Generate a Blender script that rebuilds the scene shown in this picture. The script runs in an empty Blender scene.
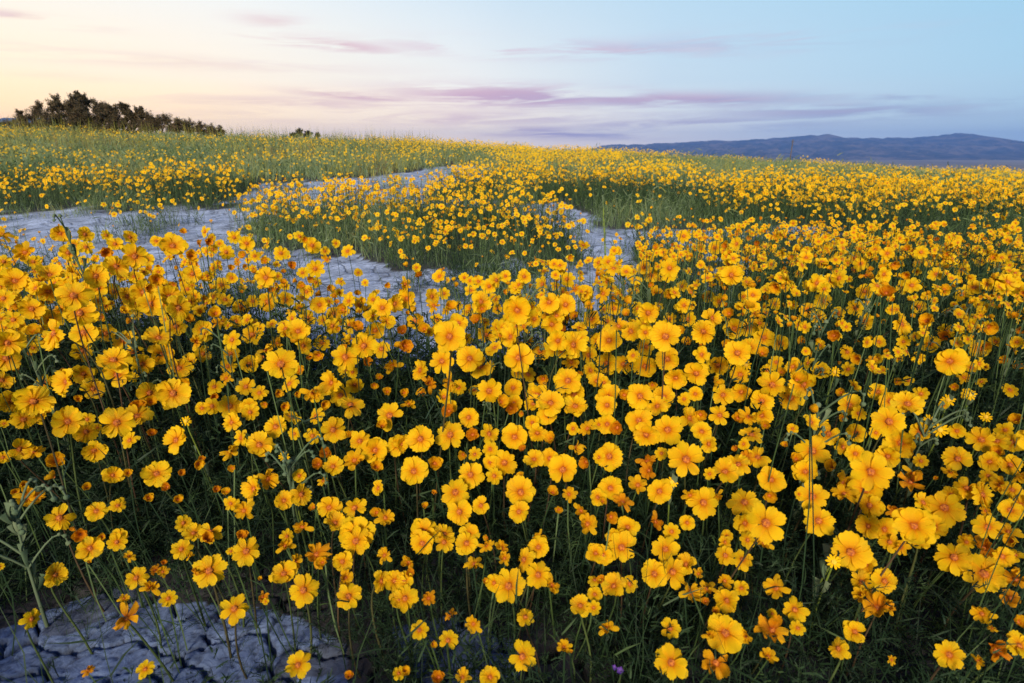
import bpy, bmesh, math, random
import numpy as np
from mathutils import Vector, Matrix
PI = math.pi
rng = np.random.default_rng(7)
random.seed(7)
scene = bpy.context.scene
COL = scene.collection

# ------------------------------------------------------------------ camera, sky, sun, exposure
HAZE = 0.00016
CAM_H = 0.68
F = 569.0
HORIZON = 150.0
PITCH = math.atan((341.5 - HORIZON) / F)
cam_d = bpy.data.cameras.new("camera")
cam = bpy.data.objects.new("camera", cam_d)
COL.objects.link(cam)
cam_d.sensor_width = 36.0
cam_d.lens = F / 1024 * 36
cam_d.clip_start = 0.02
cam_d.clip_end = 30000
cam_d.dof.use_dof = True
cam_d.dof.focus_distance = 1.25
cam_d.dof.aperture_fstop = 8.0
cam.location = (0, 0, CAM_H)
cam.rotation_euler = (PI / 2 - PITCH, 0, 0)
scene.camera = cam

SUN_EL, SUN_AZ = math.radians(29), math.radians(190)     # azimuth from +Y clockwise: behind the camera, to its left
sun_d = bpy.data.lights.new("sun", "SUN")
sun_d.energy = 4.7
sun_d.angle = math.radians(14)
sun_d.color = (1.0, 0.86, 0.66)
sun = bpy.data.objects.new("sun", sun_d)
COL.objects.link(sun)
sdir = Vector((math.sin(SUN_AZ) * math.cos(SUN_EL), math.cos(SUN_AZ) * math.cos(SUN_EL), math.sin(SUN_EL)))
sun.rotation_euler = sdir.to_track_quat('Z', 'Y').to_euler()

scene.view_settings.view_transform = 'Standard'
scene.view_settings.look = 'None'
scene.view_settings.exposure = 0.25
scene.view_settings.gamma = 1.0
scene.view_settings.use_curve_mapping = False
scene.cycles.max_bounces = 6
scene.cycles.diffuse_bounces = 3
scene.cycles.transmission_bounces = 3


def lin(r, g, b):
    f = lambda c: (c / 255 / 12.92) if c / 255 <= 0.04045 else ((c / 255 + 0.055) / 1.055) ** 2.4
    return (f(r), f(g), f(b), 1)


class NT:
    """small helper for building node trees"""
    def __init__(s, tree):
        s.t = tree
        tree.nodes.clear()
    def n(s, typ, **kw):
        nd = s.t.nodes.new(typ)
        for k, v in kw.items():
            if k.startswith('i_'):
                key = k[2:]
                key = int(key) if key.isdigit() else key.replace('_', ' ')
                if isinstance(v, bpy.types.NodeSocket):
                    s.t.links.new(v, nd.inputs[key])
                else:
                    nd.inputs[key].default_value = v
            else:
                setattr(nd, k, v)
        return nd
    def m(s, op, a, b=None, c=None, clamp=False):
        nd = s.t.nodes.new('ShaderNodeMath')
        nd.operation = op
        nd.use_clamp = clamp
        for i, v in enumerate((a, b, c)):
            if v is None:
                continue
            if isinstance(v, bpy.types.NodeSocket):
                s.t.links.new(v, nd.inputs[i])
            else:
                nd.inputs[i].default_value = v
        return nd.outputs[0]
    def ramp(s, fac, stops, interp='LINEAR'):
        nd = s.t.nodes.new('ShaderNodeValToRGB')
        nd.color_ramp.interpolation = interp
        el = nd.color_ramp.elements
        while len(el) < len(stops):
            el.new(0.5)
        for e, (p, c) in zip(el, stops):
            e.position = p
            e.color = c if len(c) == 4 else (*c, 1)
        s.t.links.new(fac, nd.inputs[0])
        return nd.outputs[0]
    def mix(s, fac, a, b, mode='MIX'):
        nd = s.t.nodes.new('ShaderNodeMix')
        nd.data_type = 'RGBA'
        nd.blend_type = mode
        nd.clamp_factor = True
        for i, v in ((0, fac), (6, a), (7, b)):
            if isinstance(v, bpy.types.NodeSocket):
                s.t.links.new(v, nd.inputs[i])
            else:
                nd.inputs[i].default_value = v
        return nd.outputs[2]
    def link(s, a, b):
        s.t.links.new(a, b)


world = bpy.data.worlds.new("World")
scene.world = world
world.use_nodes = True
W = NT(world.node_tree)
tc = W.n('ShaderNodeTexCoord')
sep = W.n('ShaderNodeSeparateXYZ', i_0=tc.outputs['Generated'])
sx, sy, sz = sep.outputs
az = W.m('ARCTAN2', sx, sy)                              # 0 ahead, negative to the left
hl = W.m('SQRT', W.m('ADD', W.m('MULTIPLY', sx, sx), W.m('MULTIPLY', sy, sy)))
el = W.m('ARCTAN2', sz, hl)
azn = W.m('MULTIPLY_ADD', az, 1 / 1.6, 0.5, clamp=True)   # -0.8 .. 0.8 rad
low = W.ramp(azn, [(0.0, (2.1, 1.12, .24)), (0.10, (2.0, 1.12, .30)), (0.22, (1.7, 1.12, .46)), (0.32, (1.5, 1.04, .58)), (0.45, (1.36, 1.0, .66)),
                   (0.62, (1.06, .90, .78)), (0.78, (.66, .72, .78)), (0.95, lin(178, 204, 224))])
mid = W.ramp(azn, [(0.0, (1.35, 1.03, .60)), (0.2, (1.22, 1.0, .70)), (0.45, (1.0, .94, .84)), (0.65, lin(206, 222, 232)), (0.95, lin(168, 208, 230))])
high = W.ramp(azn, [(0.0, (.93, .95, .93)), (0.25, (.84, .92, .95)), (0.5, lin(194, 220, 236)), (0.75, lin(170, 210, 232)), (0.95, lin(146, 200, 228))])
c1 = W.mix(W.m('MULTIPLY', el, 1 / 0.10, clamp=True), low, mid)
c2 = W.mix(W.m('MULTIPLY_ADD', el, 1 / 0.17, -0.5, clamp=True), c1, high)
# darker, bluer dome above the picture, as at dusk
dome = W.mix(W.m('MULTIPLY_ADD', el, 1 / 0.33, -0.75, clamp=True), c2, (0.055, 0.14, 0.40, 1))
# streaks of pink and lilac cloud
cc = W.n('ShaderNodeCombineXYZ', i_0=W.m('MULTIPLY', az, 2.1), i_1=W.m('MULTIPLY', W.m('MULTIPLY_ADD', az, 0.035, el), 21.0), i_2=0.0)
nz = W.n('ShaderNodeTexNoise', i_Vector=cc.outputs[0], i_Scale=1.7, i_Detail=7.0, i_Roughness=0.52, i_Distortion=0.35)
cc2 = W.n('ShaderNodeCombineXYZ', i_0=W.m('MULTIPLY', az, 5.0), i_1=W.m('MULTIPLY', W.m('MULTIPLY_ADD', az, -0.03, el), 70.0), i_2=3.3)
nz2 = W.n('ShaderNodeTexNoise', i_Vector=cc2.outputs[0], i_Scale=1.0, i_Detail=8.0, i_Roughness=0.62, i_Distortion=0.9)
nsum = W.m('MULTIPLY_ADD', nz2.outputs[0], 0.5, W.m('MULTIPLY', nz.outputs[0], 0.5))


def band(ec, ew, ac, aw, slope=0.0):
    a_ = W.m('DIVIDE', W.m('SUBTRACT', el, W.m('MULTIPLY_ADD', W.m('SUBTRACT', az, ac), slope, ec)), ew)
    b_ = W.m('DIVIDE', W.m('SUBTRACT', az, ac), aw)
    q = W.m('ADD', W.m('MULTIPLY', a_, a_), W.m('MULTIPLY', b_, b_))
    return W.m('POWER', 2.718, W.m('MULTIPLY', q, -1.0))


def at_px(u, v):
    x, up = (u - 512) / F, (341.5 - v) / F
    fy, fz = math.cos(PITCH) + up * math.sin(PITCH), -math.sin(PITCH) + up * math.cos(PITCH)
    return math.atan2(x, fy), math.atan2(fz, math.hypot(x, fy))


bands = []
for (u, v, du, dv, sl, wgt) in [(520, 97, 110, 9, -0.02, 1.0), (660, 100, 150, 6, -0.02, 0.9), (840, 112, 140, 7, -0.01, 0.75), (360, 97, 60, 4, -0.05, .7), (300, 103, 110, 6, 0.0, .45),
                             (330, 45, 60, 5, -0.04, .7), (560, 50, 170, 7, -0.02, .55), (570, 133, 90, 5, -0.02, .8), (700, 124, 160, 7, 0.0, .6), (900, 97, 35, 2.6, -0.02, .8),
                             (1015, 95, 30, 6, 0, .7), (30, 18, 60, 4, -.04, .55), (270, 20, 30, 6, 0, .35), (720, 45, 140, 9, 0, .35), (75, 77, 40, 3, 0, .3), (470, 118, 260, 6, 0, .45), (150, 60, 200, 6, 0, .25)]:
    a0, e0 = at_px(u, v)
    a1, _ = at_px(u + du, v)
    _, e1 = at_px(u, v - dv)
    bands.append(W.m('MULTIPLY', band(e0, (e1 - e0) * 1.25, a0, (a1 - a0) * 1.1, sl), wgt))
acc = bands[0]
for b_ in bands[1:]:
    acc = W.m('MAXIMUM', acc, b_)
dens = W.m('MULTIPLY_ADD', nsum, 11.0, -4.8, clamp=True)
cl_f = W.m('MULTIPLY', W.m('MULTIPLY', acc, dens), 1.25, clamp=True)
cl_c = W.ramp(azn, [(0.0, lin(246, 206, 172)), (0.25, lin(234, 184, 174)), (0.42, lin(214, 160, 180)), (0.58, lin(176, 156, 192)), (0.9, lin(132, 156, 196))])
pink = W.mix(W.m('MULTIPLY_ADD', el, 1 / 0.08, -0.4, clamp=True), cl_c, lin(222, 178, 192))
pink = W.mix(W.m('MULTIPLY_ADD', nz2.outputs[0], 3.0, -1.1, clamp=True), cl_c, pink)
col_sky = W.mix(cl_f, dome, pink)
sky = W.n('ShaderNodeTexSky', sky_type='NISHITA', sun_disc=False, sun_elevation=SUN_EL, sun_rotation=SUN_AZ, air_density=1.0, dust_density=1.0)
bg1 = W.n('ShaderNodeBackground', i_Color=sky.outputs[0], i_Strength=0.012)
bg2 = W.n('ShaderNodeBackground', i_Color=col_sky, i_Strength=0.86)
add = W.n('ShaderNodeAddShader', i_0=bg1.outputs[0], i_1=bg2.outputs[0])
wo = W.n('ShaderNodeOutputWorld', i_Surface=add.outputs[0])

# ------------------------------------------------------------------ helpers
CP, SP = math.cos(PITCH), math.sin(PITCH)


def point(u, v, zd):
    """the place seen at pixel u, v at depth zd (metres)"""
    a, b = (u - 512) / F * zd, (341.5 - v) / F * zd
    return Vector((a, b * SP + zd * CP, CAM_H + b * CP - zd * SP))


def project(P):
    P = np.asarray(P, float)
    y, z = P[..., 1], P[..., 2] - CAM_H
    zd = y * CP - z * SP
    up = y * SP + z * CP
    zs = np.where(zd > 1e-3, zd, 1e-3)
    return 512 + P[..., 0] / zs * F, 341.5 - up / zs * F, zd


def sstep(a, b, x):
    t = np.clip((x - a) / (b - a), 0, 1)
    return t * t * (3 - 2 * t)


def _hash(ix, iy, s):
    h = (ix.astype(np.int64) * 374761393 + iy.astype(np.int64) * 668265263 + s * 1442695041) & 0xffffffff
    h = ((h ^ (h >> 13)) * 1274126177) & 0xffffffff
    return ((h ^ (h >> 16)) & 0xffffff) / float(0xffffff)


def vnoise(x, y, s=0):
    x, y = np.asarray(x, float), np.asarray(y, float)
    ix, iy = np.floor(x), np.floor(y)
    fx, fy = x - ix, y - iy
    fx, fy = fx * fx * (3 - 2 * fx), fy * fy * (3 - 2 * fy)
    h = lambda a, b: _hash(ix + a, iy + b, s)
    return (h(0, 0) * (1 - fx) + h(1, 0) * fx) * (1 - fy) + (h(0, 1) * (1 - fx) + h(1, 1) * fx) * fy


def fbm(x, y, s=0, o=4):
    r, a, t = 0, 0.5, 0
    for k in range(o):
        r = r + a * vnoise(x * 2 ** k, y * 2 ** k, s + k)
        t += a
        a *= 0.5
    return r / t


def voro(x, y, s=0):
    """F2 - F1 of a jittered grid (unit cells)"""
    ix, iy = np.floor(x), np.floor(y)
    d1 = np.full(x.shape, 9.0)
    d2 = np.full(x.shape, 9.0)
    for a in (-1, 0, 1):
        for b in (-1, 0, 1):
            px = ix + a + 0.1 + 0.8 * _hash(ix + a, iy + b, s)
            py = iy + b + 0.1 + 0.8 * _hash(ix + a, iy + b, s + 50)
            d = np.hypot(px - x, py - y)
            d2 = np.minimum(d2, np.maximum(d, d1))
            d1 = np.minimum(d1, d)
    return d2 - d1


def base_z(x, y):
    x, y = np.asarray(x, float), np.asarray(y, float)
    d = sstep(3.2, 16, y)
    rise = np.clip(0.50 - np.where(x > 0, 0.052, 0.036) * np.clip(x, -30, 30), -0.9, 1.3)
    z = d * rise
    z = z + (fbm(x * .35 + 3, y * .35, 9, 3) - .5) * 0.16 * sstep(4, 9, y)
    far = np.hypot(x * .6, y)
    z = z - 42 * sstep(21, 520, far) - 0.25 * sstep(19, 30, far)
    return z


def ground_z(x, y):
    return base_z(x, y)


def prop(o, label=None, cat=None, group=None, kind=None):
    if label:
        o['label'] = label
    if cat:
        o['category'] = cat
    if group:
        o['group'] = group
    if kind:
        o['kind'] = kind
    return o


def mesh_np(name, V, Q, mats, uv=None, rnd=None, mi=None, smooth=True):
    """fast mesh of quads (tris written with a repeated index are not allowed)"""
    me = bpy.data.meshes.new(name)
    V = np.asarray(V, np.float32)
    Q = np.asarray(Q, np.int32)
    me.vertices.add(len(V))
    me.vertices.foreach_set('co', V.ravel())
    me.loops.add(Q.size)
    me.loops.foreach_set('vertex_index', Q.ravel())
    me.polygons.add(len(Q))
    me.polygons.foreach_set('loop_start', np.arange(0, Q.size, Q.shape[1], dtype=np.int32))
    if smooth:
        me.polygons.foreach_set('use_smooth', np.ones(len(Q), bool))
    if mi is not None:
        me.polygons.foreach_set('material_index', np.asarray(mi, np.int32))
    if uv is not None:
        l = me.uv_layers.new(name='UVMap')
        l.data.foreach_set('uv', np.asarray(uv, np.float32)[Q.ravel()].ravel())
    if rnd is not None:
        a = me.attributes.new('rnd', 'FLOAT', 'POINT')
        a.data.foreach_set('value', np.asarray(rnd, np.float32))
    for m in mats:
        me.materials.append(m)
    me.update(calc_edges=True)
    return me


def link(name, me, parent=None, M=None):
    o = bpy.data.objects.new(name, me)
    COL.objects.link(o)
    if parent is not None:
        o.parent = parent
    if M is not None:
        o.matrix_basis = M
    return o


def empty(name, loc, label=None, cat=None, group=None):
    e = bpy.data.objects.new(name, None)
    e.empty_display_size = 0.05
    COL.objects.link(e)
    e.location = loc
    return prop(e, label, cat, group)


def scatter(T, pos, R, scale, rv):
    """copies of template T=(V,Q,uv,mi) at pos with 3x3 frames R: one merged set of arrays"""
    V, Q, uv, mi = T
    n, k = len(pos), len(V)
    P = np.einsum('nij,kj->nki', R, V) * np.asarray(scale)[:, None, None] + pos[:, None, :]
    QQ = (Q[None] + (np.arange(n) * k)[:, None, None]).reshape(-1, Q.shape[1])
    return P.reshape(-1, 3), QQ, np.tile(uv, (n, 1)), np.repeat(rv, k), np.tile(mi, n)


def merge(parts):
    Vs, Qs, U, Rn, Mi, off = [], [], [], [], [], 0
    for V, Q, u, r, m in parts:
        Vs.append(V); Qs.append(Q + off); U.append(u); Rn.append(r); Mi.append(m)
        off += len(V)
    return map(np.concatenate, (Vs, Qs, U, Rn, Mi))


def frames(N, spin):
    """3x3 frames whose third axis is N (n,3), turned by spin about it"""
    N = N / np.linalg.norm(N, axis=1, keepdims=True)
    up = np.where(np.abs(N[:, 2:3]) > 0.95, [[0, 1.0, 0]], [[0, 0, 1.0]])
    X = np.cross(up, N)
    X /= np.linalg.norm(X, axis=1, keepdims=True)
    Y = np.cross(N, X)
    c, s = np.cos(spin)[:, None], np.sin(spin)[:, None]
    return np.stack([X * c + Y * s, Y * c - X * s, N], axis=2)


def ribbons(base, d0, length, width, bend, rv, segs=3, side=None):
    """tapering curved blades as one array set; base, d0 (n,3); bend (n,3) is added along the square of the length"""
    n = len(base)
    d0 = d0 / np.linalg.norm(d0, axis=1, keepdims=True)
    if side is None:
        a = rng.uniform(0, 2 * PI, n)
        rv_ = np.stack([np.cos(a), np.sin(a), rng.uniform(-.3, .3, n)], 1)
        side = np.cross(d0, rv_)
        side /= np.linalg.norm(side, axis=1, keepdims=True) + 1e-9
    rows = []
    uv = []
    for k in range(segs + 1):
        t = k / segs
        c = base + d0 * (length * t)[:, None] + bend * (length * t * t)[:, None]
        w = width * (0.5 + 0.8 * t) * (1 - t) ** 0.6 if k < segs else width * 0.05
        w = np.maximum(w, width * 0.05)
        rows += [c - side * w[:, None] * .5, c + side * w[:, None] * .5]
        uv += [(0, t), (1, t)]
    V = np.stack(rows, 1).reshape(-1, 3)
    k2 = 2 * (segs + 1)
    q = np.array([[2 * j, 2 * j + 1, 2 * j + 3, 2 * j + 2] for j in range(segs)])
    Q = (q[None] + (np.arange(n) * k2)[:, None, None]).reshape(-1, 4)
    return V, Q, np.tile(np.array(uv, float), (n, 1)), np.repeat(rv, k2), np.zeros(len(Q), int)


def tube(pts, radii, sides=6):
    """tube through pts (list of Vector) -> V, Q"""
    V, Q = [], []
    n = len(pts)
    for i, p in enumerate(pts):
        d = (pts[min(i + 1, n - 1)] - pts[max(i - 1, 0)]).normalized()
        ref = Vector((1, 0, 0)) if abs(d.x) < 0.9 else Vector((0, 1, 0))
        a = d.cross(ref).normalized()
        b = d.cross(a)
        for k in range(sides):
            t = 2 * PI * k / sides
            V.append(p + (a * math.cos(t) + b * math.sin(t)) * radii[i])
    for i in range(n - 1):
        for k in range(sides):
            k2 = (k + 1) % sides
            Q.append((i * sides + k, i * sides + k2, (i + 1) * sides + k2, (i + 1) * sides + k))
    return [tuple(v) for v in V], Q


def bez(a, b, c, d, n):
    out = []
    for i in range(n):
        t = i / (n - 1)
        s = 1 - t
        out.append(a * s ** 3 + b * 3 * s * s * t + c * 3 * s * t * t + d * t ** 3)
    return out


# ------------------------------------------------------------------ materials
def mat(name):
    m = bpy.data.materials.new(name)
    m.use_nodes = True
    return m, NT(m.node_tree)


def finish(N, shader):
    N.n('ShaderNodeOutputMaterial', i_Surface=shader)


def rnd_out(N, mass):
    return N.n('ShaderNodeAttribute', attribute_name='rnd').outputs['Fac'] if mass else N.n('ShaderNodeObjectInfo').outputs['Random']


def petal_mat(name, mass, orange=0.0):
    m, N = mat(name)
    uv = N.n('ShaderNodeUVMap')
    s = N.n('ShaderNodeSeparateXYZ', i_0=uv.outputs[0])
    r = rnd_out(N, mass)
    g = N.ramp(s.outputs[1], [(0.02, (0.55, 0.10, 0.003)), (0.10, (0.80, 0.26, 0.003)), (0.24, (0.93, 0.48, 0.004)), (0.55, (0.96, 0.62, 0.006)), (1.0, (0.97, 0.68, 0.012))])
    og = N.ramp(s.outputs[1], [(0.1, (0.42, 0.055, 0.004)), (0.5, (0.72, 0.19, 0.004)), (1.0, (0.86, 0.33, 0.006))])
    tint = N.m('MULTIPLY_ADD', r, 0.34, orange - 0.12, clamp=True)
    if mass:
        tint = N.m('MULTIPLY_ADD', r, 1.5, -0.55, clamp=True)
        g = N.mix(N.m('MULTIPLY', r, -1.0, clamp=True), g, (0.80, 0.62, 0.02, 1))
    c = N.mix(tint, g, og)
    # fine lengthwise veins in the petal itself
    vein = N.n('ShaderNodeTexWave', i_Vector=uv.outputs[0], i_Scale=5.5, i_Distortion=1.2, i_Detail=1.0, wave_type='BANDS', bands_direction='X')
    c = N.mix(N.m('MULTIPLY', vein.outputs[1], 0.28), c, (0.66, 0.29, 0.004, 1))
    bmp = N.n('ShaderNodeBump', i_Strength=0.6, i_Distance=0.0009, i_Height=vein.outputs[1])
    p = N.n('ShaderNodeBsdfPrincipled', i_Base_Color=c, i_Roughness=0.55, i_Normal=bmp.outputs[0])
    p.inputs['Specular IOR Level'].default_value = 0.18
    tr = N.n('ShaderNodeBsdfTranslucent', i_Color=c)
    mx = N.n('ShaderNodeMixShader', i_0=0.40, i_1=p.outputs[0], i_2=tr.outputs[0])
    finish(N, mx.outputs[0])
    return m


def leafy_mat(name, stops, mass=True, trans=0.25, rough=0.6, attr=True):
    m, N = mat(name)
    r = rnd_out(N, mass) if attr else N.n('ShaderNodeObjectInfo').outputs['Random']
    c = N.ramp(r, stops)
    geo = N.n('ShaderNodeNewGeometry')
    nz_ = N.n('ShaderNodeTexNoise', i_Vector=geo.outputs['Position'], i_Scale=60.0, i_Detail=2.0)
    c = N.mix(N.m('MULTIPLY', nz_.outputs[0], 0.35), c, N.mix(1.0, c, (0.45, 0.5, 0.4, 1), 'MULTIPLY'))
    p = N.n('ShaderNodeBsdfPrincipled', i_Base_Color=c, i_Roughness=rough)
    p.inputs['Specular IOR Level'].default_value = 0.25
    tr = N.n('ShaderNodeBsdfTranslucent', i_Color=c)
    mx = N.n('ShaderNodeMixShader', i_0=trans, i_1=p.outputs[0], i_2=tr.outputs[0])
    finish(N, mx.outputs[0])
    return m


M_PETAL = petal_mat('petal_yellow', False)
M_PETAL_O = petal_mat('petal_orange', False, 0.55)
M_PETAL_W = petal_mat('petal_rust', False, 0.95)
M_PETAL_M = petal_mat('petal_mass', True)


def disc_mat(name, mass):
    m, N = mat(name)
    geo = N.n('ShaderNodeTexCoord')
    v = N.n('ShaderNodeTexVoronoi', i_Vector=geo.outputs['Object'], i_Scale=900.0 if mass else 9.0)
    c = N.ramp(v.outputs[0], [(0.0, (0.62, 0.23, 0.01)), (0.5, (0.36, 0.085, 0.006)), (1.0, (0.14, 0.03, 0.004))])
    p = N.n('ShaderNodeBsdfPrincipled', i_Base_Color=c, i_Roughness=0.8)
    finish(N, p.outputs[0])
    return m


M_DISC = disc_mat('flower_disc', False)
M_DISC_M = disc_mat('flower_disc_mass', True)
M_STEM = leafy_mat('stem_green', [(0, (0.035, 0.065, 0.02)), (0.5, (0.07, 0.10, 0.03)), (0.8, (0.055, 0.04, 0.02)), (1, (0.09, 0.05, 0.03))], mass=False, trans=0.0)
M_CALYX = leafy_mat('calyx_green', [(0, (0.03, 0.06, 0.02)), (1, (0.08, 0.12, 0.04))], mass=False, trans=0.1)
M_LEAF = leafy_mat('leaf_green', [(0, (0.010, 0.028, 0.014)), (1, (0.030, 0.060, 0.034))], mass=False, trans=0.2)
M_GREEN = leafy_mat('foliage_mass', [(0, (0.007, 0.020, 0.010)), (0.3, (0.022, 0.050, 0.022)), (0.5, (0.075, 0.125, 0.035)), (0.65, (0.16, 0.23, 0.11)), (0.78, (0.19, 0.25, 0.15)), (0.9, (0.34, 0.33, 0.05)), (1.0, (0.16, 0.11, 0.06))])
M_WOOL = leafy_mat('woolly_green', [(0, (0.08, 0.13, 0.07)), (1, (0.17, 0.22, 0.13))], mass=False, trans=0.2, rough=0.9)
M_LIME = leafy_mat('lime_green', [(0, (0.17, 0.25, 0.04)), (1, (0.26, 0.34, 0.06))], mass=False, trans=0.25)
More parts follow.
